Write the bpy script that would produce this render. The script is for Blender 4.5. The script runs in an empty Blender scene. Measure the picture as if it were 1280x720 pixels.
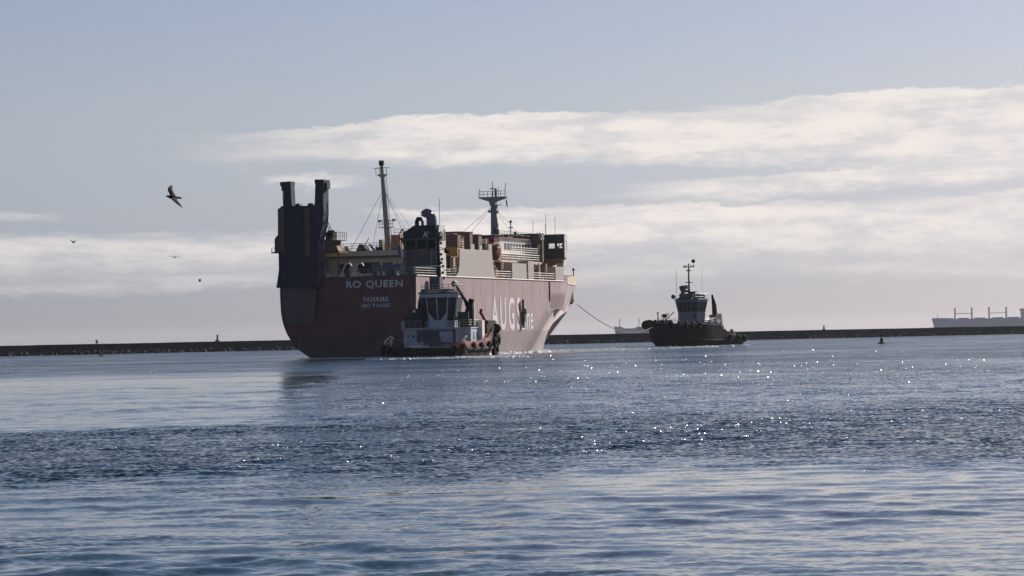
import bpy, bmesh, math, random
import numpy as np
from mathutils import Vector, Matrix

# ------------------------------------------------------------------ camera, sky, sun, exposure
sc = bpy.context.scene
COL = sc.collection
R = math.radians
EYE = 2.7                                   # metres above the water
FOC = 3770.0                                # focal length in units of 1/1280 frame width
cam = bpy.data.cameras.new("camera")
cam.sensor_width = 36.0
cam.lens = FOC / 1280.0 * 36.0
cam.clip_start = 0.5
cam.clip_end = 60000.0
camo = bpy.data.objects.new("camera", cam)
COL.objects.link(camo)
_p, _r = math.atan(61.5 / FOC), R(1.13)
_F = Vector((0, math.cos(_p), math.sin(_p)))
_U0 = Vector((0, -math.sin(_p), math.cos(_p)))
_X0 = Vector((1, 0, 0))
_X = _X0 * math.cos(_r) - _U0 * math.sin(_r)
_U = _X0 * math.sin(_r) + _U0 * math.cos(_r)
camo.matrix_world = Matrix(((_X.x, _U.x, -_F.x, 0), (_X.y, _U.y, -_F.y, 0), (_X.z, _U.z, -_F.z, EYE), (0, 0, 0, 1)))
sc.camera = camo

SUN_AZ, SUN_EL = R(38), R(28)
SKY_STRENGTH = 0.05
sun = bpy.data.lights.new("sun", 'SUN')
sun.energy = 5.0
sun.angle = R(0.53)
sun.color = (1.0, 0.93, 0.84)
suno = bpy.data.objects.new("sun", sun)
COL.objects.link(suno)
_sd = Vector((math.sin(SUN_AZ) * math.cos(SUN_EL), math.cos(SUN_AZ) * math.cos(SUN_EL), math.sin(SUN_EL)))
suno.rotation_euler = _sd.to_track_quat('Z', 'Y').to_euler()
suno.location = (0, 0, 60)

sc.view_settings.view_transform = 'Standard'
sc.view_settings.look = 'None'
sc.view_settings.gamma = 1.0
sc.view_settings.exposure = 0.35
sc.cycles.max_bounces = 6
sc.cycles.volume_bounces = 1
sc.cycles.use_denoising = True


class Nodes:
    """small shorthand over a node tree"""
    def __init__(s, tree):
        s.t = tree
    def n(s, kind, **kw):
        x = s.t.nodes.new(kind)
        for k, v in kw.items():
            setattr(x, k, v)
        return x
    def l(s, a, b):
        s.t.links.new(a, b)
    def put(s, sock, v):
        if isinstance(v, (int, float)):
            sock.default_value = v
        elif isinstance(v, (tuple, list)):
            sock.default_value = v
        else:
            s.l(v, sock)
    def m(s, op, a, b=0.0, c=0.0, clamp=False):
        x = s.n("ShaderNodeMath", operation=op, use_clamp=clamp)
        s.put(x.inputs[0], a); s.put(x.inputs[1], b); s.put(x.inputs[2], c)
        return x.outputs[0]
    def add(s, a, b): return s.m('ADD', a, b)
    def sub(s, a, b): return s.m('SUBTRACT', a, b)
    def mul(s, a, b): return s.m('MULTIPLY', a, b)
    def smooth(s, v, a, b, lo=0.0, hi=1.0):
        x = s.n("ShaderNodeMapRange", interpolation_type='SMOOTHSTEP')
        s.put(x.inputs[0], v); s.put(x.inputs[1], a); s.put(x.inputs[2], b); s.put(x.inputs[3], lo); s.put(x.inputs[4], hi)
        return x.outputs[0]
    def vec(s, x, y, z):
        c = s.n("ShaderNodeCombineXYZ")
        s.put(c.inputs[0], x); s.put(c.inputs[1], y); s.put(c.inputs[2], z)
        return c.outputs[0]
    def noise(s, v, scale, detail=3.0, rough=0.5, dist=0.0):
        x = s.n("ShaderNodeTexNoise")
        s.l(v, x.inputs['Vector'])
        x.inputs['Scale'].default_value = scale
        x.inputs['Detail'].default_value = detail
        x.inputs['Roughness'].default_value = rough
        x.inputs['Distortion'].default_value = dist
        return x.outputs['Fac'], x.outputs['Color']
    def mix(s, f, a, b, blend='MIX'):
        x = s.n("ShaderNodeMix", data_type='RGBA', blend_type=blend)
        s.put(x.inputs[0], f)
        s.put(x.inputs[6], a); s.put(x.inputs[7], b)
        return x.outputs[2]


world = bpy.data.worlds.new("World")
sc.world = world
world.use_nodes = True
W = Nodes(world.node_tree)
bg = world.node_tree.nodes["Background"]
bg.inputs[1].default_value = SKY_STRENGTH
sky = W.n("ShaderNodeTexSky", sky_type='NISHITA', sun_disc=False)
sky.sun_elevation = SUN_EL
sky.sun_rotation = SUN_AZ
sky.air_density = 1.0
sky.dust_density = 0.6
sky.ozone_density = 2.0
_tc = W.n("ShaderNodeTexCoord")
_sx = W.n("ShaderNodeSeparateXYZ")
W.l(_tc.outputs['Generated'], _sx.inputs[0])
# azimuth and elevation of the sky direction, in units of 1/3770 radian
A = W.mul(W.m('ARCTAN2', _sx.outputs[0], _sx.outputs[1]), FOC)
E = W.mul(W.m('ARCSINE', _sx.outputs[2]), FOC)
Ac = W.m('MINIMUM', W.m('MAXIMUM', A, -1500.0), 1500.0)
_v = W.vec(W.mul(A, 1 / 300.0), W.mul(E, 1 / 48.0), 0.0)
_v2 = W.vec(W.mul(A, 1 / 75.0), W.mul(E, 1 / 24.0), 3.7)
_v3 = W.vec(W.mul(A, 1 / 190.0), W.mul(E, 1 / 24.0), 9.1)
n_big, _ = W.noise(_v, 1.0, 4.0, 0.55)
n_fine, _ = W.noise(_v2, 1.0, 8.0, 0.68)
n_str, _ = W.noise(_v3, 1.0, 5.0, 0.6)
n_det, _ = W.noise(W.vec(W.mul(A, 1 / 20.0), W.mul(E, 1 / 8.5), 1.3), 1.0, 5.0, 0.62)
warp = W.add(W.mul(W.sub(n_big, 0.5), 46.0), W.add(W.mul(W.sub(n_fine, 0.5), 26.0), W.mul(W.sub(n_det, 0.5), 13.0)))
Ew = W.add(E, warp)


def cloud_band(top0, topk, bot0, botk, soft_top, soft_bot, a_in, a_full, gain, right=None):
    top = W.add(W.mul(Ac, topk), top0)
    bot = W.add(W.mul(Ac, botk), bot0)
    t = W.smooth(W.sub(Ew, top), -soft_top, soft_top * 0.3, 1.0, 0.0)
    b = W.smooth(W.sub(Ew, bot), -soft_bot * 0.3, soft_bot)
    d = W.mul(t, b)
    if a_in is not None:
        d = W.mul(d, W.smooth(W.add(A, W.mul(W.sub(n_str, 0.5), 220.0)), a_in, a_full))
    if right is not None:
        d = W.mul(d, W.smooth(A, right[0], right[1], 1.0, 0.0))
    return W.mul(d, gain)


dens = None
for args in (
    (277, 0.036, 212, -0.012, 4, 20, -470, -60, 0.96),        # the long bright bank
    (250, 0.030, 196, 0.010, 30, 20, 300, 560, 0.95),            # its lower right part
    (176, 0.066, 150, 0.055, 5, 14, 100, 320, 0.95),           # thin bar rising to the right
    (163, 0.006, 78, 0.0, 6, 60, -190, -60, 0.95),             # low bank on the right
    (140, 0.0, 78, 0.0, 14, 50, None, None, 0.74, (-300, -120)), # low bank on the left
    (206, 0.0, 190, 0.0, 8, 8, -330, -280, 0.6, (-230, -160)),  # small wisp over the stern
    (168, 0.0, 156, 0.0, 6, 8, None, None, 0.4, (-600, -540)),
    (88, 0.0, 62, 0.0, 14, 20, None, None, 0.45),
):
    d = cloud_band(*args)
    dens = d if dens is None else W.m('MAXIMUM', dens, d)
streak = W.smooth(W.add(W.mul(n_str, 0.55), W.add(W.mul(n_fine, 0.35), W.mul(n_det, 0.10))), 0.34, 0.56, 0.50, 1.0)
dens = W.mul(dens, streak)
shade = W.smooth(W.add(W.mul(n_fine, 0.45), W.add(W.mul(n_str, 0.45), W.mul(n_det, 0.10))), 0.36, 0.60, 0.0, 1.0)
tint = W.mix(W.smooth(E, 0.0, 330.0), (0.70, 0.82, 1.40, 1), (1.06, 0.972, 1.13, 1))
tint = W.mix(W.smooth(E, 420.0, 2600.0), tint, (0.74, 0.745, 0.79, 1))
skyc = W.mix(1.0, sky.outputs[0], tint, 'MULTIPLY')
cloudc = W.mix(shade, (11.4, 10.8, 10.9, 1), (14.0, 12.9, 12.2, 1))
W.l(W.mix(dens, skyc, cloudc), bg.inputs[0])

# ------------------------------------------------------------------ helpers


def ray(px, py):
    return _F + _X * ((px - 640) / FOC) - _U * ((py - 360) / FOC)


def water_at(px, py):
    d = ray(px, py)
    v = d * (-EYE / d.z)
    return Vector((v.x, v.y, 0.0))


def point_at(px, py, y):
    d = ray(px, py)
    v = d * (y / d.y)
    return Vector((v.x, v.y, v.z + EYE))


def tag(o, label=None, cat=None, group=None, kind=None):
    if label: o['label'] = label
    if cat: o['category'] = cat
    if group: o['group'] = group
    if kind: o['kind'] = kind
    return o


def thing(name, loc, rz, label, cat, group=None):
    o = bpy.data.objects.new(name, None)
    o.empty_display_size = 1.0
    COL.objects.link(o)
    o.location = loc
    o.rotation_euler = (0, 0, rz)
    return tag(o, label, cat, group)


class MB:
    """collects shapes, then links them as ONE mesh object"""
    def __init__(s):
        s.v, s.f, s.mi, s.cur = [], [], [], 0
    def add(s, vs, fs):
        b = len(s.v)
        s.v += [tuple(v) for v in vs]
        for f in fs:
            s.f.append(tuple(i + b for i in f))
            s.mi.append(s.cur)
        return s
    def box(s, x0, x1, y0, y1, z0, z1):
        vs = [(x, y, z) for z in (z0, z1) for y in (y0, y1) for x in (x0, x1)]
        return s.add(vs, [(0, 2, 3, 1), (4, 5, 7, 6), (0, 1, 5, 4), (2, 6, 7, 3), (0, 4, 6, 2), (1, 3, 7, 5)])
    def prism(s, poly, axis, a, b):
        n = len(poly)
        def mk(p, t):
            return {'x': (t, p[0], p[1]), 'y': (p[0], t, p[1]), 'z': (p[0], p[1], t)}[axis]
        vs = [mk(p, a) for p in poly] + [mk(p, b) for p in poly]
        fs = [tuple(range(n)), tuple(reversed(range(n, 2 * n)))]
        fs += [(i, n + i, n + (i + 1) % n, (i + 1) % n) for i in range(n)]
        return s.add(vs, fs)
    def path(s, pts, r, n=6, cap=True, flat=None):
        pts = [Vector(p) for p in pts]
        rs = r if isinstance(r, (list, tuple)) else [r] * len(pts)
        rings = []
        for i, p in enumerate(pts):
            t = (pts[min(i + 1, len(pts) - 1)] - pts[max(i - 1, 0)]).normalized()
            up = Vector((0, 0, 1)) if abs(t.z) < 0.9 else Vector((0, 1, 0))
            a = t.cross(up).normalized()
            b = a.cross(t)
            rings.append([p + (a * math.cos(2 * math.pi * k / n) + b * math.sin(2 * math.pi * k / n)) * rs[i] for k in range(n)])
        return s.loft(rings, cap)
    def tube(s, p, q, r0, r1=None, n=6):
        return s.path([p, q], [r0, r0 if r1 is None else r1], n)
    def loft(s, rings, cap=True, closed=True):
        n = len(rings[0])
        vs = [p for rg in rings for p in rg]
        fs = []
        for i in range(len(rings) - 1):
            for k in range(n if closed else n - 1):
                k2 = (k + 1) % n
                fs.append((i * n + k, i * n + k2, (i + 1) * n + k2, (i + 1) * n + k))
        if cap:
            fs.append(tuple(reversed(range(n))))
            fs.append(tuple(range((len(rings) - 1) * n, len(rings) * n)))
        return s.add(vs, fs)
    def ball(s, c, rx, ry=None, rz=None, n=10, m=6):
        ry = rx if ry is None else ry
        rz = rx if rz is None else rz
        rings = []
        for j in range(m + 1):
            th = math.pi * (j / m)
            th = min(max(th, 0.02), math.pi - 0.02)
            rings.append([(c[0] + rx * math.sin(th) * math.cos(2 * math.pi * k / n), c[1] + ry * math.sin(th) * math.sin(2 * math.pi * k / n), c[2] + rz * math.cos(th)) for k in range(n)])
        return s.loft(rings)
    def lathe(s, prof, c=(0, 0, 0), n=14):
        return s.loft([[(c[0] + r * math.cos(2 * math.pi * k / n), c[1] + r * math.sin(2 * math.pi * k / n), c[2] + z) for k in range(n)] for r, z in prof])
    def torus(s, c, axis, R0, r0, n=14, m=7):
        ax = Vector(axis).normalized()
        up = Vector((0, 0, 1)) if abs(ax.z) < 0.9 else Vector((1, 0, 0))
        a = ax.cross(up).normalized(); b = ax.cross(a)
        c = Vector(c); vs = []; fs = []
        for i in range(n):
            d = a * math.cos(2 * math.pi * i / n) + b * math.sin(2 * math.pi * i / n)
            for k in range(m):
                vs.append(c + d * (R0 + r0 * math.cos(2 * math.pi * k / m)) + ax * (r0 * math.sin(2 * math.pi * k / m)))
        for i in range(n):
            for k in range(m):
                i2, k2 = (i + 1) % n, (k + 1) % m
                fs.append((i * m + k, i2 * m + k, i2 * m + k2, i * m + k2))
        return s.add(vs, fs)
    def rail(s, pts, h=1.05, n=3, step=1.6, r=0.035):
        pts = [Vector(p) for p in pts]
        for a, b in zip(pts[:-1], pts[1:]):
            L = (b - a).length
            k = max(1, round(L / step))
            for i in range(k + 1):
                p = a.lerp(b, i / k)
                s.tube(p, p + Vector((0, 0, h)), r, n=4)
            for j in range(n):
                z = Vector((0, 0, h * (j + 1) / n))
                s.tube(a + z, b + z, r * 0.9, n=4)
        return s
    def split(s, name, mats, parent=None, smooth=False):
        """one object for each loose piece"""
        par = list(range(len(s.v)))
        def find(i):
            while par[i] != i:
                par[i] = par[par[i]]; i = par[i]
            return i
        for f in s.f:
            for i in f[1:]:
                par[find(i)] = find(f[0])
        out = {}
        for f in s.f:
            out.setdefault(find(f[0]), []).append(f)
        res = []
        for fs in out.values():
            ids = sorted({i for f in fs for i in f}); mp = {i: k for k, i in enumerate(ids)}
            q = MB(); q.add([s.v[i] for i in ids], [tuple(mp[i] for i in f) for f in fs])
            res.append(q.build(name, mats, parent, smooth))
        return res
    def build(s, name, mats, parent=None, smooth=False, fix=True):
        me = bpy.data.meshes.new(name)
        me.from_pydata(s.v, [], s.f)
        for m in (mats if isinstance(mats, (list, tuple)) else [mats]):
            me.materials.append(m)
        if len(me.materials) > 1:
            me.polygons.foreach_set("material_index", s.mi)
        if fix:
            bm = bmesh.new(); bm.from_mesh(me)
            bmesh.ops.recalc_face_normals(bm, faces=bm.faces)
            bm.to_mesh(me); bm.free()
        if smooth:
            me.polygons.foreach_set("use_smooth", [True] * len(me.polygons))
            try:
                me.set_sharp_from_angle(angle=R(38))
            except Exception:
                pass
        o = bpy.data.objects.new(name, me)
        COL.objects.link(o)
        o.parent = parent
        return o


def text_mesh(body, origin, xd, zd, width, height, mat, parent, thick=0.03, bold=0.02, spacing=1.0, name="letter", each=True):
    """raised flat lettering fitted to width x height, left bottom at origin"""
    cu = bpy.data.curves.new("txt", 'FONT')
    cu.body = body
    cu.size = 1.0
    cu.offset = bold
    cu.space_character = spacing
    cu.resolution_u = 3
    t = bpy.data.objects.new("txt", cu)
    COL.objects.link(t)
    dg = bpy.context.evaluated_depsgraph_get()
    me = bpy.data.meshes.new_from_object(t.evaluated_get(dg))
    bpy.data.objects.remove(t)
    bpy.data.curves.remove(cu)
    co = np.array([v.co[:] for v in me.vertices])
    lo, hi = co.min(0), co.max(0)
    sx, sz = width / (hi[0] - lo[0]), height / (hi[1] - lo[1])
    bm = bmesh.new(); bm.from_mesh(me)
    xd = Vector(xd).normalized(); zd = Vector(zd).normalized(); nd = xd.cross(zd)
    for v in bm.verts:
        v.co = Vector(origin) + xd * ((v.co.x - lo[0]) * sx) + zd * ((v.co.y - lo[1]) * sz) + nd * thick
    bm.to_mesh(me); bm.free()
    if each:
        q = MB(); q.add([v.co[:] for v in me.vertices], [tuple(p.vertices) for p in me.polygons])
        bpy.data.meshes.remove(me)
        return q.split(name, mat, parent)
    me.name = name
    me.materials.clear(); me.materials.append(mat)
    o = bpy.data.objects.new(name, me)
    COL.objects.link(o)
    o.parent = parent
    return o


def paint(name, col, rough=0.5, dirt=0.25, streak=0.25, rust=0.0, scale=1.0, spec=0.5, metal=0.0, bump=0.0):
    """weathered paint: blotches, vertical run marks, a little rust"""
    m = bpy.data.materials.new(name)
    m.use_nodes = True
    N = Nodes(m.node_tree)
    b = m.node_tree.nodes["Principled BSDF"]
    tc = N.n("ShaderNodeTexCoord")
    sep = N.n("ShaderNodeSeparateXYZ"); N.l(tc.outputs['Object'], sep.inputs[0])
    P = tc.outputs['Object']
    n1, _ = N.noise(P, 0.6 * scale, 5.0, 0.6)
    pv = N.vec(N.mul(sep.outputs[0], 2.2 * scale), N.mul(sep.outputs[1], 2.2 * scale), N.mul(sep.outputs[2], 0.12 * scale))
    n2, _ = N.noise(pv, 1.0, 4.0, 0.6)
    c = N.mix(N.smooth(n1, 0.35, 0.75, 0.0, dirt), (*col, 1), (col[0] * 0.55, col[1] * 0.52, col[2] * 0.5, 1))
    c = N.mix(N.smooth(n2, 0.5, 0.72, 0.0, streak), c, (col[0] * 0.5, col[1] * 0.42, col[2] * 0.36, 1))
    if rust > 0:
        n3, _ = N.noise(pv, 1.7, 6.0, 0.65)
        c = N.mix(N.smooth(n3, 0.58, 0.7, 0.0, rust), c, (0.13, 0.05, 0.025, 1))
    N.l(c, b.inputs['Base Color'])
    N.l(N.smooth(n1, 0.3, 0.7, rough - 0.08, rough + 0.1), b.inputs['Roughness'])
    b.inputs['Specular IOR Level'].default_value = spec
    b.inputs['Metallic'].default_value = metal
    if bump > 0:
        bp = N.n("ShaderNodeBump"); bp.inputs['Strength'].default_value = bump; bp.inputs['Distance'].default_value = 0.1
        N.l(n1, bp.inputs['Height']); N.l(bp.outputs[0], b.inputs['Normal'])
    return m


M = dict(
    cream=paint("cream_paint", (0.74, 0.59, 0.45), 0.5, 0.2, 0.3, 0.25),
    white=paint("white_paint", (0.70, 0.67, 0.62), 0.45, 0.15, 0.25, 0.15),
    screen=paint("screen_paint", (0.43, 0.38, 0.345), 0.5, 0.12, 0.15, 0.08),
    navy=paint("navy_paint", (0.016, 0.026, 0.055), 0.7, 0.3, 0.3, spec=0.25),
    navy2=paint("navy_side_paint", (0.022, 0.025, 0.06), 0.7, 0.3, 0.3, spec=0.2),
    olive=paint("ochre_stripe_paint", (0.075, 0.070, 0.032), 0.6, 0.3, 0.3),
    tan=paint("tan_paint", (0.36, 0.20, 0.12), 0.7, 0.3, 0.3, 0.3),
    brown_and_shade=paint("brown_and_shade_paint", (0.17, 0.095, 0.07), 0.75, 0.3, 0.3, 0.3),  # brown trim; on the houses, shade on cream walls put into the colour
    yellow=paint("yellow_paint", (0.52, 0.33, 0.06), 0.5, 0.2, 0.3),
    grey=paint("grey_paint", (0.125, 0.118, 0.118), 0.7, 0.2, 0.2, spec=0.3),
    dgrey=paint("dark_grey_paint", (0.085, 0.09, 0.10), 0.7, 0.2, 0.2, spec=0.2),
    mast=paint("mast_paint", (0.34, 0.30, 0.25), 0.5, 0.2, 0.3, 0.1),
    fmast=paint("foremast_paint", (0.20, 0.21, 0.22), 0.5, 0.2, 0.3, 0.1),
    black=paint("black_paint", (0.007, 0.009, 0.015), 0.88, 0.3, 0.2, spec=0.2),
    rubber=paint("black_rubber", (0.012, 0.012, 0.013), 0.9, 0.3, 0.0, spec=0.25),
    red=paint("red_paint", (0.15, 0.020, 0.020), 0.75, 0.3, 0.2, spec=0.15),
    tugred=paint("tug_red_paint", (0.24, 0.052, 0.052), 0.5, 0.3, 0.3, 0.2),
    tuggrey=paint("tug_house_paint", (0.37, 0.40, 0.47), 0.45, 0.2, 0.25),
    tuggrey2=paint("dark_tug_house_paint", (0.15, 0.175, 0.23), 0.5, 0.25, 0.3),
    tugdk=paint("tug_dark_paint", (0.05, 0.06, 0.08), 0.5, 0.2, 0.2),
    deck=paint("deck_paint", (0.14, 0.07, 0.06), 0.7, 0.3, 0.0),
    letter=paint("faded_white_letter_paint", (0.62, 0.58, 0.62), 0.6, 0.35, 0.35),
    letter2=paint("side_letter_paint", (0.80, 0.76, 0.78), 0.7, 0.2, 0.3),
    rope=paint("rope_fibre", (0.10, 0.09, 0.09), 0.8, 0.2, 0.0),
    wire=paint("steel_wire", (0.08, 0.08, 0.09), 0.6, 0.1, 0.0),
    orange=paint("orange_paint", (0.55, 0.16, 0.05), 0.5, 0.3, 0.2),
    buoy=paint("buoy_paint", (0.03, 0.035, 0.04), 0.6, 0.3, 0.3),
    far=paint("far_hull_haze_paint", (0.26, 0.31, 0.43), 0.6, 0.1, 0.1, scale=0.1),  # pale blue-grey with distance haze put into the colour
    far2=paint("far_upperworks_haze_paint", (0.36, 0.39, 0.47), 0.6, 0.1, 0.1, scale=0.1),  # haze put into this colour too
)


def glass_mat(name, col):
    m = bpy.data.materials.new(name); m.use_nodes = True
    b = m.node_tree.nodes["Principled BSDF"]
    N = Nodes(m.node_tree)
    tc = N.n("ShaderNodeTexCoord")
    n1, _ = N.noise(tc.outputs['Object'], 0.8, 2.0)
    N.l(N.mix(n1, (*col, 1), (col[0] * 1.8, col[1] * 1.8, col[2] * 1.8, 1)), b.inputs['Base Color'])
    b.inputs['Roughness'].default_value = 0.08
    b.inputs['Specular IOR Level'].default_value = 0.3
    return m


def clear_mat():
    m = bpy.data.materials.new("clear_window_glass"); m.use_nodes = True
    N = Nodes(m.node_tree); m.node_tree.nodes.clear()
    o = N.n("ShaderNodeOutputMaterial"); mx = N.n("ShaderNodeMixShader"); t = N.n("ShaderNodeBsdfTransparent"); g = N.n("ShaderNodeBsdfGlossy")
    t.inputs[0].default_value = (0.90, 0.93, 0.93, 1); g.inputs['Roughness'].default_value = 0.03
    fr = N.n("ShaderNodeFresnel"); fr.inputs[0].default_value = 1.5
    N.l(fr.outputs[0], mx.inputs[0]); N.l(t.outputs[0], mx.inputs[1]); N.l(g.outputs[0], mx.inputs[2]); N.l(mx.outputs[0], o.inputs[0])
    return m


M['clear'] = clear_mat()
M['glass'] = glass_mat("dark_window_glass", (0.010, 0.016, 0.022))


def hull_paint():
    """ship's side: faded maroon topsides over darker boot topping, plate seams, run marks, rust, anchor stain"""
    m = bpy.data.materials.new("ship_hull_paint"); m.use_nodes = True
    N = Nodes(m.node_tree)
    b = m.node_tree.nodes["Principled BSDF"]
    tc = N.n("ShaderNodeTexCoord")
    P = tc.outputs['Object']
    s = N.n("ShaderNodeSeparateXYZ"); N.l(P, s.inputs[0])
    x, y, z = s.outputs
    n1, _ = N.noise(P, 0.35, 6.0, 0.62)
    pv = N.vec(N.mul(x, 1.3), N.mul(y, 1.3), N.mul(z, 0.09))
    n2, _ = N.noise(pv, 1.0, 5.0, 0.6)
    n3, _ = N.noise(pv, 2.6, 6.0, 0.7)
    top = N.mix(N.smooth(n1, 0.3, 0.7), (0.105, 0.028, 0.036, 1), (0.145, 0.050, 0.058, 1))
    boot = N.mix(N.smooth(n1, 0.3, 0.7), (0.055, 0.026, 0.028, 1), (0.095, 0.052, 0.050, 1))
    zz = N.add(z, N.mul(N.sub(n2, 0.5), 0.10))
    c = N.mix(N.smooth(zz, 3.66, 3.78), boot, top)
    c = N.mix(N.smooth(n2, 0.52, 0.74, 0.0, 0.55), c, (0.115, 0.05, 0.052, 1))
    c = N.mix(N.smooth(n3, 0.57, 0.70, 0.0, 0.7), c, (0.10, 0.042, 0.024, 1))
    bl = N.mul(N.smooth(z, 3.0, 3.66), N.smooth(z, 3.78, 3.9, 1.0, 0.0))
    c = N.mix(N.mul(bl, N.smooth(n2, 0.4, 0.65, 0.1, 0.7)), c, (0.11, 0.045, 0.025, 1))
    # anchor / hawse stain forward
    st = N.mul(N.smooth(y, 66.0, 70.0), N.smooth(y, 84.0, 92.0, 1.0, 0.0))
    st = N.mul(st, N.mul(N.smooth(z, 7.3, 7.7), N.smooth(N.add(z, N.mul(N.sub(n2, 0.5), 3.0)), 9.6, 10.4, 1.0, 0.0)))
    c = N.mix(N.mul(st, N.smooth(n3, 0.32, 0.6, 0.15, 0.8)), c, (0.07, 0.035, 0.035, 1))
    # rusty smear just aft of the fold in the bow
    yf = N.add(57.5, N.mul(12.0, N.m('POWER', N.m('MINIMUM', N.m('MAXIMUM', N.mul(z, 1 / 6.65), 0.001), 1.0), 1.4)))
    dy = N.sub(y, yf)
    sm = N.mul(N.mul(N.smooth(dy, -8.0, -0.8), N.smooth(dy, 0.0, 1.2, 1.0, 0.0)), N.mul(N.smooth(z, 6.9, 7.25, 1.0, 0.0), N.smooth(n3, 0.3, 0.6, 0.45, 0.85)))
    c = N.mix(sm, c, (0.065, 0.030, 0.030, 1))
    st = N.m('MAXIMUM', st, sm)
    # grime close to the waterline
    c = N.mix(N.smooth(N.add(z, N.mul(N.sub(n1, 0.5), 1.2)), 0.3, 1.3, 0.6, 0.0), c, (0.07, 0.06, 0.045, 1))
    # seam lines between plates
    fr = N.m('FRACT', N.mul(y, 1 / 2.72))
    seam = N.smooth(N.m('ABSOLUTE', N.sub(fr, 0.5)), 0.0, 0.035, 1.0, 0.0)
    frz = N.m('FRACT', N.mul(z, 1 / 2.3))
    seamz = N.smooth(N.m('ABSOLUTE', N.sub(frz, 0.5)), 0.0, 0.02, 1.0, 0.0)
    n4, _ = N.noise(P, 0.16, 2.0)
    c = N.mix(N.mul(seam, N.smooth(n4, 0.4, 0.65, 0.05, 0.55)), c, (0.10, 0.045, 0.05, 1))
    N.l(c, b.inputs['Base Color'])
    b.inputs['Roughness'].default_value = 0.58
    b.inputs['Specular IOR Level'].default_value = 0.35
    wear = N.mul(N.smooth(n2, 0.46, 0.72, 1.0, 0.35), N.mul(N.smooth(n3, 0.52, 0.72, 1.0, 0.45), N.smooth(n1, 0.35, 0.7, 1.0, 0.8)))
    wear = N.mul(wear, N.sub(1.0, N.mul(st, 0.7)))
    wear = N.mul(wear, N.mul(N.smooth(zz, 3.66, 3.78, 0.7, 1.0), N.sub(1.0, N.mul(seam, N.smooth(n4, 0.4, 0.65, 0.1, 0.6)))))
    N.l(N.mul(wear, 0.55), b.inputs['Sheen Weight'])        # chalky old paint
    b.inputs['Sheen Roughness'].default_value = 0.45
    b.inputs['Sheen Tint'].default_value = (1.0, 0.92, 0.97, 1)
    h = N.add(N.mul(N.m('SINE', N.mul(y, 2 * math.pi / 0.68)), 0.4), N.add(N.mul(N.add(seam, seamz), -0.6), N.mul(n1, 2.0)))
    bp = N.n("ShaderNodeBump"); bp.inputs['Strength'].default_value = 0.5; bp.inputs['Distance'].default_value = 0.02
    N.l(h, bp.inputs['Height']); N.l(bp.outputs[0], b.inputs['Normal'])
    return m


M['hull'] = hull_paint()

# ------------------------------------------------------------------ water


SURF = {}


def surf(x, y):
    ys, u, Z = SURF['f']
    if not ys[0] < y < ys[-1]:
        return 0.0
    i = int(np.searchsorted(ys, y)) - 1
    k = (x / (0.235 * y + 4.0) + 1) / 2 * (len(u) - 1)
    if not 0 <= k < len(u) - 1:
        return 0.0
    return float(Z[i, int(round(k))])


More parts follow.
